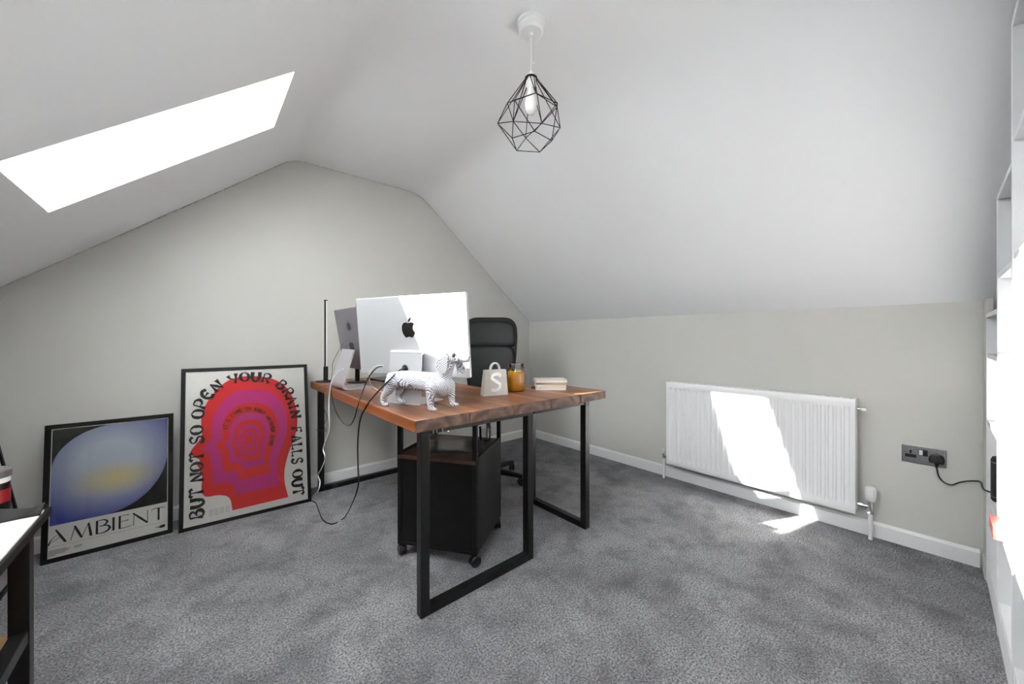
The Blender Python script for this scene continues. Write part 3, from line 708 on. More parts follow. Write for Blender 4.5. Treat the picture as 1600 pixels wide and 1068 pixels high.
# ================================================================== DISPLAY AND COMPUTER
def bez(p0, p1, p2, p3, n=8): return [p0 * (1 - t) ** 3 + p1 * 3 * t * (1 - t) ** 2 + p2 * 3 * t * t * (1 - t) + p3 * t ** 3 for t in [i / n for i in range(1, n + 1)]]
def relpath(start, segs):
    p = Vector(start); out = [p.copy()]; last = None
    for s_ in segs:
        if len(s_) == 6: c1 = p + Vector(s_[0:2]); c2 = p + Vector(s_[2:4]); e = p + Vector(s_[4:6])
        else: c1 = p + (p - last); c2 = p + Vector(s_[0:2]); e = p + Vector(s_[2:4])
        out += bez(p, c1, c2, e); last = c2; p = e
    return out[:-1]
FRUIT = relpath((788.1, 340.9), [(-5.8, 4.5, -108.2, 62.2, -108.2, 190.5), (0, 148.4, 130.3, 200.9, 134.2, 202.2), (-.6, 3.2, -20.7, 71.9, -68.7, 141.9), (-42.8, 61.6, -87.5, 123.1, -155.5, 123.1), (-85.5, -39.5, -164, -39.5), (-76.5, 0, -103.7, 40.8, -165.9, 40.8), (-105.6, -57, -155.5, -127), (-59.9, -82.4, -106.6, -210.0, -106.6, -331.2), (0, -194.4, 126.4, -297.5, 250.8, -297.5), (66.1, 0, 121.2, 43.4, 162.7, 43.4), (39.5, 0, 101.1, -46, 176.3, -46), (28.5, 0, 130.9, 2.6, 198.3, 99.2)])
LEAF = relpath((554.1, 159.4), [(31.1, -36.9, 53.1, -88.1, 53.1, -139.3), (0, -7.1, -.6, -14.3, -1.9, -20.1), (-50.6, 1.9, -110.8, 33.7, -147.1, 75.8), (-28.5, 32.4, -55.1, 83.6, -55.1, 135.5), (0, 7.8, 1.3, 15.6, 1.9, 18.1), (3.2, .6, 8.4, 1.3, 13.6, 1.3), (45.4, 0, 102.5, -30.4, 135.5, -71.3)])
def logo(parent, cx, cz, hgt, y):
    """black fruit mark, local x right / z up as seen from -y"""
    b = M(); s_ = hgt / 1000
    for P in (FRUIT, LEAF):
        b.prism([(cx + (p.x - 407) * s_, cz - (p.y - 500) * s_) for p in P], lambda u, v, d: (u, d, v), y - .0006, y)
    o = b.build('logo', LOGO, parent)
    bm = bmesh.new(); bm.from_mesh(o.data); bmesh.ops.triangulate(bm, faces=[f for f in bm.faces if len(f.verts) > 4]); bm.to_mesh(o.data); bm.free(); return o
def rrect(x0, x1, z0, z1, r, n=6):
    out = []
    for cx, cz, a0 in ((x1 - r, z1 - r, 0), (x0 + r, z1 - r, 90), (x0 + r, z0 + r, 180), (x1 - r, z0 + r, 270)):
        out += [(cx + r * math.cos(math.radians(a0 + 90 * i / n)), cz + r * math.sin(math.radians(a0 + 90 * i / n))) for i in range(n + 1)]
    return out

# silver display: local +x = along the panel, -y = its back (towards the room camera side)
dyaw = math.radians(-65.2); dtilt = math.radians(5.4)
wd = Vector((math.cos(dyaw), math.sin(dyaw), 0)); nb = Vector((math.sin(dyaw), -math.cos(dyaw), 0))
DC = Vector((-1.966, -1.281, 1.050))
disp = thing('computer_display', 'large silver computer display seen from behind on a tilted plate stand', 'monitor', (DC.x, DC.y, ZT), dyaw)
hz = DC.z - ZT
Rt = Matrix.Translation((0, 0, hz)) @ Matrix.Rotation(dtilt, 4, 'X')
b = M(); b.prism(rrect(-.3115, .3115, -.181, .181, .005), lambda u, v, d: Rt @ Vector((u, d, v)), 0, .017); pn = b.build('panel', SILVER, disp, bevel=.002)
b = M(); b.prism(rrect(-.306, .306, -.1755, .1755, .009), lambda u, v, d: Rt @ Vector((u, d, v)), .0172, .0185); b.build('screen', LOGO, disp)
lo = logo(disp, .0, 0, .092, 0); lo.matrix_local = Rt @ Matrix.Translation((0, 0, .038))
# plate stand: base on the desk then an upright leaning plate with a round cable hole
pw = .0935; yb0 = -.038; yt0 = -.022; ztop = .232
def platefn(t): return Vector((0, yb0 + (yt0 - yb0) * t, .0025 + (ztop) * t))
hole_c, hole_r = .66, .020
b = M(); NS = 40
outer = []
for i in range(NS):
    a = 2 * math.pi * i / NS; dx, dz = math.cos(a), math.sin(a)
    k = min(pw / abs(dx) if abs(dx) > 1e-6 else 9, ((ztop - hole_c * ztop) if dz > 0 else hole_c * ztop) / abs(dz) if abs(dz) > 1e-6 else 9)
    outer.append((dx * k, hole_c * ztop + dz * k))
for cx_, sx_ in ((1, 1),): pass
corners = [(pw, 0), (-pw, 0), (pw, ztop), (-pw, ztop)]
for c in corners:
    i = min(range(NS), key=lambda q: (outer[q][0] - c[0]) ** 2 + (outer[q][1] - c[1]) ** 2); outer[i] = c
inner = [(hole_r * math.cos(2 * math.pi * i / NS), hole_c * ztop + hole_r * math.sin(2 * math.pi * i / NS)) for i in range(NS)]
def P3(u, v, d):
    p = platefn(v / ztop); return (u * (1 - .06 * (v / ztop)), p.y + d, p.z)
vs = [P3(u, v, 0) for u, v in outer] + [P3(u, v, 0) for u, v in inner] + [P3(u, v, .007) for u, v in outer] + [P3(u, v, .007) for u, v in inner]
fs = []
for i in range(NS):
    j = (i + 1) % NS
    fs += [(i, j, NS + j, NS + i), (2 * NS + i, 3 * NS + i, 3 * NS + j, 2 * NS + j), (i, 2 * NS + i, 2 * NS + j, j), (NS + i, NS + j, 3 * NS + j, 3 * NS + i)]
b.add(vs, fs); b.build('stand_plate', SILVER, disp, smooth=25)
b = M(); b.prism(rrect(-pw, pw, yb0 - .003, yb0 + .175, .006), lambda u, v, d: (u, v, d), 0.0005, .0055); b.build('stand_base', SILVER, disp, bevel=.001)
b = M(); b.tube([(-.088, yt0 + .008, ztop - .002), (.088, yt0 + .008, ztop - .002)], .009, 16); b.build('hinge_bar', SILVER, disp, smooth=40)
b = M(); b.box(-.05, .05, yt0 + .01, .0, ztop - .012, ztop + .008); b.build('hinge_arm', STANDG, disp, bevel=.003)

# space grey all-in-one computer, back towards -x
imac = thing('desktop_computer', 'space grey all-in-one computer with curved foot behind the silver display', 'computer', (-1.985, -.585, ZT), math.radians(-90 + 3))
itilt = math.radians(9.5)
Ri = Matrix.Translation((0, .005, .29)) @ Matrix.Rotation(itilt, 4, 'X')
def bulge(u, v):   # thin edges, thicker middle
    return .004 + .024 * max(0, 1 - (u / .264) ** 2) * max(0, 1 - (v / .19) ** 2)
b = M()
b.grid(lambda i, j: Ri @ Vector((-.264 + .528 * i, -bulge(-.264 + .528 * i, -.185 + .37 * j), -.185 + .37 * j)), 24, 18)
b.build('back_shell', SPACEG, imac, smooth=True)
b = M(); b.prism(rrect(-.264, .264, -.185, .185, .008), lambda u, v, d: Ri @ Vector((u, d, v)), -.0042, .003); b.build('bezel', SPACEG, imac)
b = M(); b.prism(rrect(-.258, .258, -.10, .18, .004), lambda u, v, d: Ri @ Vector((u, d, v)), .0032, .0042); b.build('screen', LOGO, imac)
lo = logo(imac, 0, 0, .058, 0); lo.matrix_local = Ri @ Matrix.Translation((0, -.0285, .085))
b = M(); b.prism(rrect(-.03, .03, -.075, -.02, .01), lambda u, v, d: Ri @ Vector((u, d, v)), -.0285, -.02); b.build('cable_port', LOGO, imac)
# foot: folded ribbon
prof = cr([(.075, .004), (0.0, .004), (-.055, .004), (-.085, .010), (-.094, .028), (-.086, .06), (-.058, .15), (-.034, .228)], 6)
pts2 = [Vector((p[0], p[1])) for p in prof]
th_ = .0045; outl = []; inl = []
for i, p in enumerate(pts2):
    t = (pts2[min(i + 1, len(pts2) - 1)] - pts2[max(i - 1, 0)]).normalized(); q = Vector((-t.y, t.x)); outl.append(p + q * th_); inl.append(p - q * th_)
b = M(); poly = outl + list(reversed(inl)); n_ = len(pts2)
for hw in (-.09, .09): b.add([(hw, p.x, p.y) for p in outl] + [(hw, p.x, p.y) for p in inl], [(i, i + 1, n_ + i + 1, n_ + i) for i in range(n_ - 1)])
for L_ in (outl, inl):
    b.add([(-.09, p.x, p.y) for p in L_] + [(.09, p.x, p.y) for p in L_], [(i, i + 1, n_ + i + 1, n_ + i) for i in range(n_ - 1)])
for i in (0, n_ - 1): b.add([(-.09, outl[i].x, outl[i].y), (.09, outl[i].x, outl[i].y), (.09, inl[i].x, inl[i].y), (-.09, inl[i].x, inl[i].y)], [(0, 1, 2, 3)])
b.build('foot', STANDG, imac, smooth=35)

# ================================================================== TUBE LAMPS
def tube_lamp(loc, label, g):
    t = thing('desk_lamp', label, 'lamp', loc, 0, g)
    b = M(); b.lathe([(0, 0), (.062, 0), (.064, .003), (.062, .0065), (.02, .008), (0, .008)], 32); b.build('base', MATBLACK, t, smooth=35)
    b = M(); b.lathe([(.0145, .007), (.0145, .10), (.012, .103), (0, .103)], 18); b.build('collar', MATBLACK, t, smooth=35)
    b = M(); b.box(-.008, -.001, -.008, .008, .1, .548); b.build('tube_back', MATBLACK, t, bevel=.001)
    b = M(); b.box(-.001, .008, -.007, .007, .1, .546); b.build('diffuser', WHITEPL, t, bevel=.002)
    b = M(); b.box(-.009, .009, -.009, .009, .546, .552); b.build('end_cap', MATBLACK, t)
    return t
L1 = onz(509, 596, ZT)
tube_lamp((L1.x, max(L1.y, -.005 - .07) if L1.y > -.14 else L1.y, ZT), 'slim black and white tube lamp at the gable end of the desk', 'tube lamps')
tube_lamp((-1.885, -.33, ZT), 'slim tube lamp hidden behind the space grey computer', 'tube lamps')

# ================================================================== DOG FIGURINE
dd = Vector((.13, -.228, 0)).normalized(); dang = math.atan2(dd.y, dd.x)
dog = thing('dog_figurine', 'white dachshund figurine etched with blue-grey line pattern on the desk', 'figurine', (-2.055, -1.270, ZT), dang - .035)
k_ = .000368
def dz(x, y, g=None):   # crop pixels -> body plane (s, z)
    g = 778 + (x - 300) * .066 if g is None else g
    return ((x - 300) * k_ * 1.13, (g - y) * k_)
DOGM = dog_mat()
bd = M()
def blob(x, y, rx_, rz_, ry_, lat=0, rot=0, g=None):
    s_, z_ = dz(x, y, g); bd.ell((s_, lat, z_), (rx_ * k_ * 1.1, ry_, rz_ * k_), 20, 12, Matrix.Rotation(-rot, 3, 'Y').to_4x4())
def limb(pts, rs, lat):
    P = []
    for (x, y, *rest), r in zip(pts, rs):
        s_, z_ = dz(x, y, rest[0] if rest else None); P.append((s_, lat if not callable(lat) else lat(s_), z_))
    Q = []; R_ = []
    for i in range(len(P) - 1):
        for t in range(4):
            t /= 4; Q.append(Vector(P[i]).lerp(Vector(P[i + 1]), t)); R_.append((rs[i] + (rs[i + 1] - rs[i]) * t) * k_)
    Q.append(Vector(P[-1])); R_.append(rs[-1] * k_)
    bd.tube(Q, R_, 14)
    for p, r in zip(P, rs): bd.ell(p, (r * k_,) * 3, 14, 8)
limb([(370, 475), (520, 480), (700, 500), (850, 520), (960, 540)], [96, 106, 110, 118, 122], 0)          # trunk
blob(975, 560, 85, 112, .036)                                                                          # chest
limb([(960, 500), (1000, 400), (1040, 290)], [100, 80, 66], 0)                                          # neck
blob(1075, 245, 80, 72, .026)                                                                          # skull
limb([(1100, 248), (1180, 258), (1235, 268)], [64, 50, 38], 0)                                          # muzzle
blob(1252, 248, 18, 14, .006)                                                                          # nose
HL = .026
limb([(390, 500), (350, 590), (285, 660), (275, 725), (290, 752)], [78, 58, 34, 27, 25], -HL)            # near hind leg
limb([(290, 757), (335, 762)], [24, 20], -HL)
limb([(420, 500), (400, 590), (370, 655), (378, 715), (392, 738)], [70, 52, 34, 27, 25], HL)             # far hind leg
limb([(392, 742), (445, 748)], [24, 20], HL)
limb([(890, 560), (870, 680), (872, 790)], [78, 46, 34], -HL - .004)                                      # near fore leg
limb([(872, 800), (925, 808)], [26, 22], -HL - .004)
limb([(1000, 560), (1028, 680), (1035, 760)], [70, 40, 30], HL)                                           # far fore leg
limb([(1040, 775), (1090, 780)], [24, 20], HL)
limb([(310, 420), (283, 500), (262, 580), (212, 640)], [30, 17, 12, 7], -.002)                            # tail
o = bd.build('body', DOGM, dog, smooth=True)
zmin = min(v.co.z for v in o.data.vertices)
for v in o.data.vertices:
    if v.co.z < 0: v.co.z = 0
rm = o.modifiers.new('merge', 'REMESH'); rm.mode = 'VOXEL'; rm.voxel_size = .0022; rm.use_smooth_shade = True
smo = o.modifiers.new('soften', 'SMOOTH'); smo.factor = .5; smo.iterations = 5
for side in (-1, 1):
    b = M()
    P = [dz(x, y) for x, y in ((1060, 195), (1030, 190), (985, 245), (945, 300), (960, 370), (1010, 410), (1055, 400), (1070, 320))]
    if side > 0: P = [dz(x, y) for x, y in ((1090, 200), (1062, 190), (1062, 260), (1080, 350), (1100, 420), (1150, 435), (1180, 400), (1150, 300))]
    P = [Vector((p[0], p[1])) for p in cr(P, 4, True)]
    c_x = sum(p.x for p in P) / len(P); c_y = sum(p.y for p in P) / len(P)
    ztop_ = max(p.y for p in P)
    lat = lambda z: side * (.023 + (.010 if side < 0 else .005) * sm((ztop_ - z) / .05))
    vs = []
    for off_ in (-.003, .003): vs += [(p.x, lat(p.y) + off_, p.y) for p in P]
    n_ = len(P); vs += [(c_x, lat(c_y) - .006, c_y), (c_x, lat(c_y) + .006, c_y)]
    fs = [(i, (i + 1) % n_, n_ + (i + 1) % n_, n_ + i) for i in range(n_)] + [(i, (i + 1) % n_, 2 * n_) for i in range(n_)] + [(n_ + i, n_ + (i + 1) % n_, 2 * n_ + 1) for i in range(n_)]
    b.add(vs, fs); b.build('ear', DOGM, dog, smooth=60)
    s_, z_ = dz(1118, 215); b = M(); b.ell((s_, side * .0205, z_), (.0075, .005, .012), 14, 8); b.build('eye', mat('dark_eye', (52, 50, 54), .3), dog, smooth=True)
s_, z_ = dz(1262, 243); b = M(); b.ell((s_, 0, z_), (.005, .008, .0055), 12, 8); b.build('nose', mat('grey_nose', (150, 150, 156), .4), dog, smooth=True)

# ================================================================== BAG SCULPTURE, JAR, PAPERS
bag = thing('bag_trophy', 'white shopping-bag shaped trophy with a silver letter S on the desk', 'trophy', (-1.535, -1.375, ZT), math.atan2(-.033, .132))
bw_, bd_, bh_ = .136, .05, .132
def bagface(b, w0, w1, d0, d1, z0, z1):
    vs = [(-w0 / 2, 0, z0), (w0 / 2, 0, z0), (w0 / 2, d0, z0), (-w0 / 2, d0, z0), (-w1 / 2, (d0 - d1) / 2 * .3, z1), (w1 / 2, (d0 - d1) / 2 * .3, z1), (w1 / 2, d1, z1), (-w1 / 2, d1, z1)]
    b.add(vs, [(0, 1, 5, 4), (2, 3, 7, 6), (1, 2, 6, 5), (3, 0, 4, 7), (0, 3, 2, 1), (4, 5, 6, 7)])
b = M(); bagface(b, bw_, .118, bd_, .032, 0, bh_); b.build('bag_body', mat('warm_white', (222, 218, 212), .5), bag, bevel=.0015)
for yy in (.008, .024):
    b = M(); b.tube([(.026 * math.cos(a), yy, bh_ - .004 + .038 * math.sin(a)) for a in [math.pi * i / 14 for i in range(15)]], .0036, 8); b.build('handle', WHITEPL, bag, smooth=True)
sp = cr([(.027, .098), (.010, .110), (-.015, .106), (-.022, .088), (.0, .072), (.020, .058), (.016, .036), (-.006, .028), (-.026, .036)], 6)
sp = [Vector((p[0], p[1])) for p in sp]
b = M(); N_ = len(sp); A_ = []; B_ = []
for i, p in enumerate(sp):
    t = (sp[min(i + 1, N_ - 1)] - sp[max(i - 1, 0)]).normalized(); q = Vector((-t.y, t.x)) * .0085; A_.append(p + q); B_.append(p - q)
fy_ = lambda z: (bd_ - .032) / 2 * .3 * z / bh_ - .0015
b.add([(p.x, fy_(p.y) - .001, p.y) for p in A_] + [(p.x, fy_(p.y) - .001, p.y) for p in B_] + [(p.x, fy_(p.y) + .002, p.y) for p in A_] + [(p.x, fy_(p.y) + .002, p.y) for p in B_],
      [(i, i + 1, N_ + i + 1, N_ + i) for i in range(N_ - 1)] + [(i, i + 1, 2 * N_ + i + 1, 2 * N_ + i) for i in range(N_ - 1)] + [(N_ + i, N_ + i + 1, 3 * N_ + i + 1, 3 * N_ + i) for i in range(N_ - 1)])
b.build('letter_s', mat('polished_silver', (196, 197, 199), .25, .8), bag)

jar = thing('glass_jar', 'squat glass jar of orange liquid beside the white bag trophy', 'jar', (-1.345, -1.315, ZT))
pf = [(0, .001), (.044, .001), (.049, .006), (.0505, .03), (.0505, .09), (.049, .108), (.041, .122), (.0405, .126), (.043, .128), (.043, .136), (.041, .137), (.041, .146), (.043, .148), (.043, .153), (.039, .154)]
b = M(); b.lathe(pf, 36); b.build('jar_wall', JARG, jar, smooth=40)
b = M(); b.lathe([(0, .004), (.043, .004), (.047, .009), (.0482, .03), (.0482, .09), (.0474, .103), (.02, .106), (0, .104)], 32); b.build('liquid', ORANGE, jar, smooth=40)
b = M()
for i in range(9):
    a = random.uniform(0, 6.28); r_ = random.uniform(.01, .036)
    b.ell((r_ * math.cos(a), r_ * math.sin(a), .106), (.011, .009, .005), 10, 6, Matrix.Rotation(a, 3, 'Z').to_4x4())
b.build('fruit_pieces', mat('fruit', (240, 190, 30), .3, noise=(60, .3)), jar, smooth=True)
for z in (.126, .140):
    b = M(); pts = [(.0425 * math.cos(a), .0425 * math.sin(a), z) for a in [2 * math.pi * i / 28 for i in range(29)]]; b.tube(pts, .0018, 6, False); b.build('neck_ridge', JARG, jar, smooth=True)

pa = math.atan2(-.121, .14)
PC = Vector((-1.135, -1.375, ZT))
z_ = ZT
stack = [('notebook', 'white notebook with dark spine at the bottom of the desk stack', .172, .125, .016, PAPER, -.02), ('notepad', 'thin white notepad above the bottom notebook in the stack', .168, .12, .014, PAPER, .05), ('envelope', 'kraft envelope in the middle of the paper stack', .165, .118, .011, KRAFT, -.06), ('paper_bundle', 'bundle of white cards topping the paper stack', .178, .12, .016, PAPER, .07)]
for nm, lb, W_, D_, H_, mt, dr in stack:
    t = thing(nm, lb, 'stationery', (PC.x, PC.y, z_), pa + dr, None)
    b = M(); b.box(-W_ / 2, W_ / 2, -D_ / 2, D_ / 2, .0012, H_ - .0012); b.build('sheets', mt, t, bevel=.001)
    cov = KRAFT if mt is KRAFT else mat('offwhite_cover', (214, 206, 196), .6)
    b = M(); b.box(-W_ / 2 - .002, W_ / 2 + .002, -D_ / 2 - .002, D_ / 2 + .002, 0, .0012); b.box(-W_ / 2 - .002, W_ / 2 + .002, -D_ / 2 - .002, D_ / 2 + .002, H_ - .0012, H_); b.build('cover', cov, t)
    if nm != 'envelope':
        b = M(); b.box(W_ / 2 - .001, W_ / 2 + .004, -D_ / 2 + .01, D_ / 2 - .01, 0.001, H_ - .001); b.build('binding', mat('dark_binding', (56, 44, 40), .5), t, bevel=.001)
    z_ += H_
kr = thing('key_bunch', 'small bunch of dark keys beside the paper stack', 'keys', (-1.232, -1.316, ZT), .5)
b = M(); b.tube([(.014 * math.cos(a), .014 * math.sin(a), .003 + .004 * (1 + math.sin(a))) for a in [2 * math.pi * i / 20 for i in range(21)]], .0014, 6, False); b.build('ring', CHROME, kr, smooth=True)
for q in range(3):
    b = M(); Mx = Matrix.Translation((.01, 0, .004 + q * .0035)) @ Matrix.Rotation(.5 * q - 2.2, 4, 'Z')
    b.box(.0, .012, -.009, .009, 0, .003, mtx=Mx); b.box(.012, .036, -.0035, .0035, 0, .003, mtx=Mx); b.build('key', mat('dark_key', (48, 38, 34), .4, .4), kr, bevel=.0008)

tab = thing('tablet', 'flat black tablet lying at the gable end of the desk', 'tablet', (-1.68, -.30, ZT), .1)
b = M(); b.box(-.085, .085, -.12, .12, 0, .010); b.build('tablet_body', BLACK, tab, bevel=.004)
b = M(); b.box(-.078, .078, -.112, .112, .0098, .0108); b.build('screen', LOGO, tab)

# ================================================================== OFFICE CHAIR
chx, chy = -1.075, -.70; face = math.atan2(-.757, -.653)     # looks towards the desk corner
ch = thing('office_chair', 'black leather office chair with tall padded back behind the desk', 'chair', (chx, chy, 0), face)
def pad(b, c, hx, hy, hz_, pw_=3.2, nu=28, nv=14, fn=None):
    def sp(t, e): return math.copysign(abs(t) ** e, t)
    vs = []; e = 2 / pw_
    for i in range(nv + 1):
        th = -math.pi / 2 + math.pi * i / nv
        for j in range(nu):
            p_ = 2 * math.pi * j / nu
            v = Vector((hx * sp(math.cos(th), e) * sp(math.cos(p_), e), hy * sp(math.cos(th), e) * sp(math.sin(p_), e), hz_ * sp(math.sin(th), e)))
            if fn: v = fn(v)
            vs.append(v + Vector(c))
    b.add(vs, [(i * nu + j, i * nu + (j + 1) % nu, (i + 1) * nu + (j + 1) % nu, (i + 1) * nu + j) for i in range(nv) for j in range(nu)])
b = M(); pad(b, (.0, 0, .55), .22, .235, .038, 4); b.build('seat', LEATHER, ch, smooth=True)
# backrest: two padded panels separated by a seam, on a shell
def backfn(zc):
    def f(v):
        z = v.z + zc; t = (z - .56) / .66
        wsc = .86 + .22 * sm(t * 1.4) - .05 * sm((t - .85) / .15)
        crown = -.018 * (v.y / .2) ** 2 * (1 if v.z > 0 and zc > .9 else 0)
        return Vector((v.x - .03 * (v.y / .2) ** 2 * -1 - .10 * t, v.y * wsc, v.z + crown))
    return f
for zc, hh in ((.79, .195), (1.075, .112)):
    b = M(); pad(b, (-.215, 0, zc), .034, .19, hh, 5, 36, 20, backfn(zc)); b.build('back_cushion', LEATHER, ch, smooth=True)
b = M(); pad(b, (-.238, 0, .885), .026, .203, .325, 6, 36, 24, backfn(.885)); b.build('back_shell', MATBLACK, ch, smooth=True)
b = M(); b.box(-.24, -.05, -.03, .03, .495, .512); b.box(-.265, -.24, -.03, .03, .495, .66); b.build('back_bracket', MATBLACK, ch, bevel=.004)
b = M(); b.lathe([(.027, .09), (.027, .25), (.016, .25), (.016, .52)], 20); b.build('gas_column', MATBLACK, ch, smooth=35)
b = M(); b.lathe([(.0, .055), (.045, .055), (.05, .08), (.04, .105), (0, .105)], 20); b.build('hub', MATBLACK, ch, smooth=35)
a0 = math.atan2(-.185, .09) - face
for q in range(5):
    a = a0 + 2 * math.pi * q / 5; Mx = Matrix.Rotation(a, 4, 'Z')
    b = M(); b.add([Mx @ Vector(v) for v in [(.03, -.022, .06), (.03, .022, .06), (.03, .022, .098), (.03, -.022, .098), (.27, -.016, .055), (.27, .016, .055), (.27, .016, .075), (.27, -.016, .075)]], [(0, 1, 2, 3), (4, 7, 6, 5), (0, 4, 5, 1), (1, 5, 6, 2), (2, 6, 7, 3), (3, 7, 4, 0)])
    arm = b.build('base_arm', MATBLACK, ch, bevel=.004)
    b = M(); Mr = Matrix.Translation(Mx @ Vector((.262, 0, .027))) @ Matrix.Rotation(a + .7, 4, 'Z') @ Matrix.Rotation(math.pi / 2, 4, 'X')
    b.lathe([(0, -.02), (.024, -.02), (.027, -.016), (.027, -.003), (.02, -.002), (.02, .002), (.027, .003), (.027, .016), (.024, .02), (0, .02)], 18, mtx=Mr); b.build('caster', BLACK, ch, smooth=35)

# ================================================================== ROLLING CABINET
CA = Vector((-1.984, -1.166, 0)); CB = Vector((-1.748, -1.510, 0)); ca = math.atan2(CB.y - CA.y, CB.x - CA.x)
cab = thing('rolling_cabinet', 'black rolling cabinet with dark wooden shelf under the desk', 'cabinet', tuple((CA + CB) / 2), ca)
# local: x from A(-) to B(+), y away from the front
W2 = .2; D_ = .40; y0 = .01; Z0 = .062; Z1 = .485
def cp(nm, *a, mt=CABBLK, bv=.002): 
    b = M(); b.box(*a); return b.build(nm, mt, cab, bevel=bv)
cp('front_panel', -W2 + .022, W2 - .022, y0 + .004, y0 + .02, Z0, Z1 - .02)
for s_ in (-1, 1): cp('side_panel', min(s_ * W2, s_ * (W2 - .012)), max(s_ * W2, s_ * (W2 - .012)), y0 + .02, D_ - .02, Z0, Z1 + .01)
cp('rear_panel', -W2, W2, D_ - .014, D_, Z0, Z1)
cp('floor_panel', -W2, W2, y0, D_, Z0 - .002, Z0 + .012)
cp('shelf', -W2 + .004, W2 - .004, y0 - .002, D_ - .002, Z1 - .018, Z1, mt=DARKWOOD)
for sx in (-1, 1):
    for yy in (y0, D_ - .02):
        xx = sx * W2 - (.02 if sx > 0 else 0); cp('post', xx, xx + .02, yy, yy + .02, Z0 - .004, .655)
cp('top_shelf', -W2, W2, y0, D_, .64, .655)
for sx in (-1, 1):
    for yy in (y0 + .02, D_ - .02):
        b = M(); xx = sx * (W2 - .014)
        Mr = Matrix.Translation((xx, yy, .026)) @ Matrix.Rotation(.8 * sx + yy * 3, 4, 'Z') @ Matrix.Rotation(math.pi / 2, 4, 'X')
        b.lathe([(0, -.017), (.022, -.017), (.0255, -.013), (.0255, -.003), (.019, -.002), (.019, .002), (.0255, .003), (.0255, .013), (.022, .017), (0, .017)], 18, mtx=Mr)
        cs = b.build('caster', BLACK, cab, smooth=35)
        b = M(); b.lathe([(.007, .03), (.007, .062), (.016, .06), (.016, .064)], 12, (xx, yy, 0)); b.build('caster_stem', MATBLACK, cs, smooth=35)
def on_cab(lx, ly, lz): 
    v = Matrix.Rotation(ca, 4, 'Z') @ Vector((lx, ly, 0)); m_ = (CA + CB) / 2; return (m_.x + v.x, m_.y + v.y, lz)
fl = thing('plastic_folder', 'grey translucent folder of papers lying on the cabinet shelf', 'folder', on_cab(.02, .19, Z1), ca + .35)
b = M(); b.box(-.15, .15, -.105, .105, 0, .004); b.build('folder_sleeve', mat('smoky_plastic', (96, 97, 98), .2), fl)
b = M(); b.box(-.13, .05, -.1, -.08, .0042, .007); b.build('spine_strip', BLACK, fl)
tn = thing('glass_tumbler', 'small glass tumbler on the cabinet shelf beside the grey folder', 'glass', on_cab(.13, .33, Z1))
b = M(); b.lathe([(0, .002), (.026, .002), (.03, .01), (.033, .075), (.031, .075), (.028, .012), (0, .010)], 20); b.build('tumbler_wall', JARG, tn, smooth=40)

# ================================================================== CABLES
def cable(name, label, pts, r, mt, n=8):
    P = cr(pts, n); o = Vector(pts[-1]); b = M(); b.tube(P, r, 8)
    ob = b.build(name, mt, None, smooth=True, off=o); ob.location = o; return tag(ob, label, 'cable')
EX = DX0 - .012
pl_ = lambda L_, x: [tuple(onx(a, c, x)) for a, c in L_]
hole = disp.matrix_basis @ Vector((0, platefn(hole_c).y - .0, platefn(hole_c).z))
cable('power_cable', 'black cable from the display stand hole looping down to the carpet',
      [tuple(hole + Vector((.03, .012, -.004))), tuple(hole), tuple(hole - Vector((.03, .008, .004))), tuple(onx(608, 594, -2.085)), tuple(onx(590, 612, -2.09)), tuple(onx(574, 632, EX)), tuple(onx(563, 655, EX - .008))] +
      pl_([(559, 690), (559.5, 730), (560, 755)], EX - .01) + [tuple(onx(553, 780, EX - .012)), tuple(onz(538, 808, .02)), tuple(onz(520, 818, .005)), tuple(onz(505, 812, .004)), tuple(onz(498, 797, .004)), tuple(onz(494, 786, .004)), tuple(onz(486, 782, .005))], .0034, BLACK)
cable('charging_cable', 'black cable with a white plug hanging in a loop off the desk edge',
      [tuple(onx(597, 572, -2.062)), tuple(onx(588, 575, -2.068)), tuple(onx(577, 588, -2.075)), tuple(onx(567, 610, -2.09)), tuple(onx(559, 634, EX - .002)), tuple(onx(553, 655, EX - .006)), tuple(onx(546, 664, EX - .006)), tuple(onx(536, 660, EX - .006)), tuple(onx(526, 645, EX - .004)), tuple(onx(519, 622, EX)), tuple(onx(517, 606, -2.10)), tuple(onz(520, 600, ZT + .004))], .0026, BLACK)
cable('white_lead', 'white cable running over the grey computer foot and down to the floor',
      [tuple(onx(536, 576, -2.09)), tuple(onx(526, 583, -2.10)), tuple(onx(518, 596, EX)), tuple(onx(514.5, 618, EX - .004))] + pl_([(514, 645), (514.5, 672), (508, 690), (505, 702), (508, 715), (503, 730), (497, 742)], EX - .012) + [tuple(onx(500, 752, EX - .02)), tuple(onx(497, 766, EX - .03)), tuple(onz(488, 775, .004))], .003, WCABLE)
cable('white_loop_cable', 'white cable curling on the desk behind the display stand',
      [tuple(onx(598, 571, -2.058)), tuple(onx(589, 571.5, -2.06)), tuple(onx(580, 578, -2.062)), tuple(onx(576.5, 589, -2.06)), tuple(onz(581, 602, ZT + .01)), tuple(onz(592, 610, ZT + .004)), tuple(onz(606, 615, ZT + .004))], .0024, WCABLE)
cable('thin_wire', 'thin black wire rising behind the grey computer from the lamp',
      [tuple(onx(536, 536, -2.03)), tuple(onx(528, 550, -2.04)), tuple(onx(520, 567, -2.05)), tuple(onx(519, 582, -2.06)), tuple(onz(516, 600, ZT + .003)), tuple(onz(506, 603, ZT + .003)), tuple(onx(497, 607, EX)), tuple(onx(497, 616, EX))], .0013, BLACK)
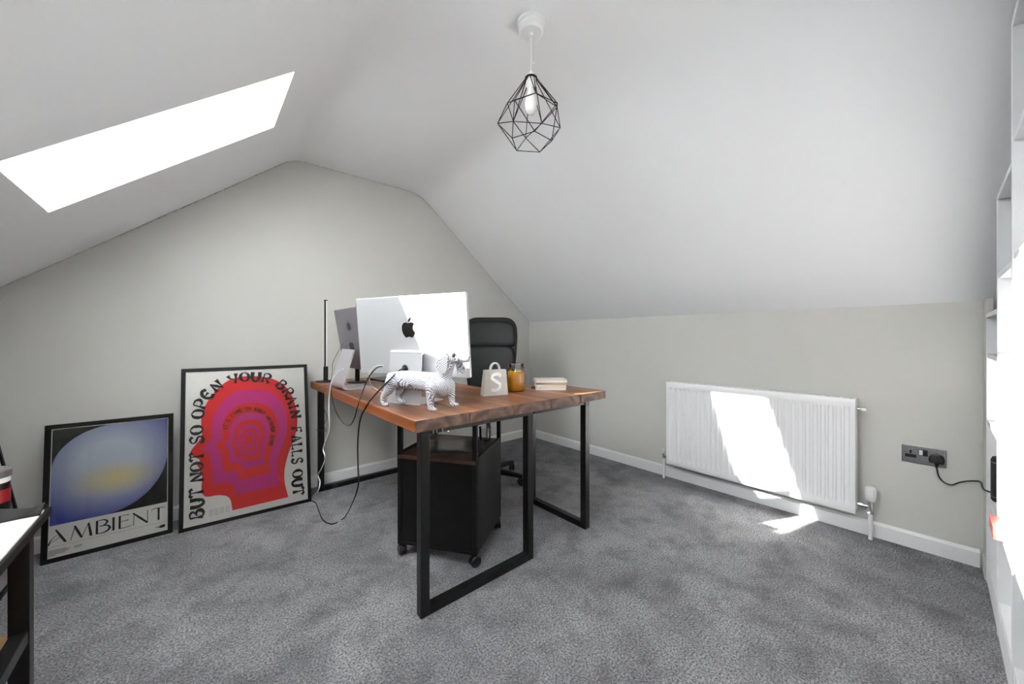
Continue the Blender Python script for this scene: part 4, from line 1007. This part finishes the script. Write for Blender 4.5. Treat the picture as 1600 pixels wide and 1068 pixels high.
cable('black_drop_wire', 'thin black wire dangling by the gable-end desk leg',
      [tuple(onz(516, 601, ZT + .003)), tuple(onx(507, 610, EX)), tuple(onx(504, 625, EX)), tuple(onx(507, 640, EX - .004)), tuple(onx(511, 652, EX - .004)), tuple(onx(506, 664, EX - .004)), tuple(onx(510, 673, EX - .004)), tuple(onx(500, 672, EX - .004)), tuple(onx(494, 671, EX))], .0013, BLACK)

# ================================================================== LEFT SIDE TABLE
TX1, TY1, TZ = -2.972, -1.403, .62
st_ = thing('side_table', 'black steel side table with wooden lower shelf by the left wall', 'table', (TX1, TY1, 0))
to = (TX1, TY1, 0)
def tpart(nm, *a, mt=STEEL, bv=.002):
    b = M(); b.box(*a); return b.build(nm, mt, st_, bevel=bv, off=to)
tpart('top_board', XL + .03, TX1, -2.30, TY1, TZ - .02, TZ, mt=MATBLACK)
for x in (TX1 - .055, XL + .04):
    for y in (TY1 - .055, -2.29): tpart('leg', x, x + .032, y, y + .032, 0, TZ - .02)
tpart('shelf_rail', TX1 - .053, TX1 - .025, -2.26, TY1 - .055, .325, .355); tpart('shelf_rail', XL + .042, XL + .07, -2.26, TY1 - .055, .325, .355)
tpart('lower_shelf', XL + .07, TX1 - .053, -2.27, TY1 - .03, .33, .348, mt=PLY)
pad_ = tag(M().box(XL + .06, TX1 - .006, -2.25, TY1 - .03, TZ, TZ + .004).build('paper_sheet', PAPER, off=(TX1 - .2, -1.8, TZ)), 'large white paper sheet covering the black side table top', 'paper'); pad_.location = (TX1 - .2, -1.8, TZ)
# folded black cloth along the back edge of the table
b = M()
def cloth(i, j):
    x = XL + .08 + (TX1 - .004 - XL - .08) * i; y = TY1 - .003 - .075 * j - .05 * (1 - i) * j + .012 * math.sin(i * 9) * j
    z = TZ + .006 + .024 * (math.sin(i * 17 + j * 3) * .5 + .5) * (1 - abs(2 * j - 1)) + .010 * (1 - abs(2 * j - 1)); return (x, y, z)
b.grid(cloth, 40, 8); c_ = b.build('black_strap', mat('black_webbing', (26, 26, 27), .7, bump=(300, .4, .002)), smooth=True, off=(TX1 - .2, TY1 - .03, TZ)); c_.location = (TX1 - .2, TY1 - .03, TZ)
so_ = c_.modifiers.new('thick', 'SOLIDIFY'); so_.thickness = .004
tag(c_, 'crumpled black strap lying along the edge of the side table', 'strap')
tin = thing('drinks_tin', 'dark red tin with a grey lid standing on the side table', 'tin', tuple(onz(-19, 806, TZ + .0045)))
b = M(); b.lathe([(0, 0), (.03, 0), (.0316, .004), (.0316, .074)], 28); b.build('tin_lower', mat('tin_dark', (22, 18, 20), .3), tin, smooth=35)
b = M(); b.lathe([(.032, .03), (.032, .06)], 28); b.build('red_band', mat('tin_red', (150, 26, 30), .3), tin, smooth=35)
b = M(); b.lathe([(.032, .076), (.032, .088), (.03, .09)], 28); b.build('white_band', WHITEPL, tin, smooth=35)
b = M(); b.lathe([(.0335, .088), (.034, .092), (.034, .104), (.031, .107), (0, .107)], 28); b.build('lid', mat('tin_grey', (96, 94, 92), .4), tin, smooth=35)
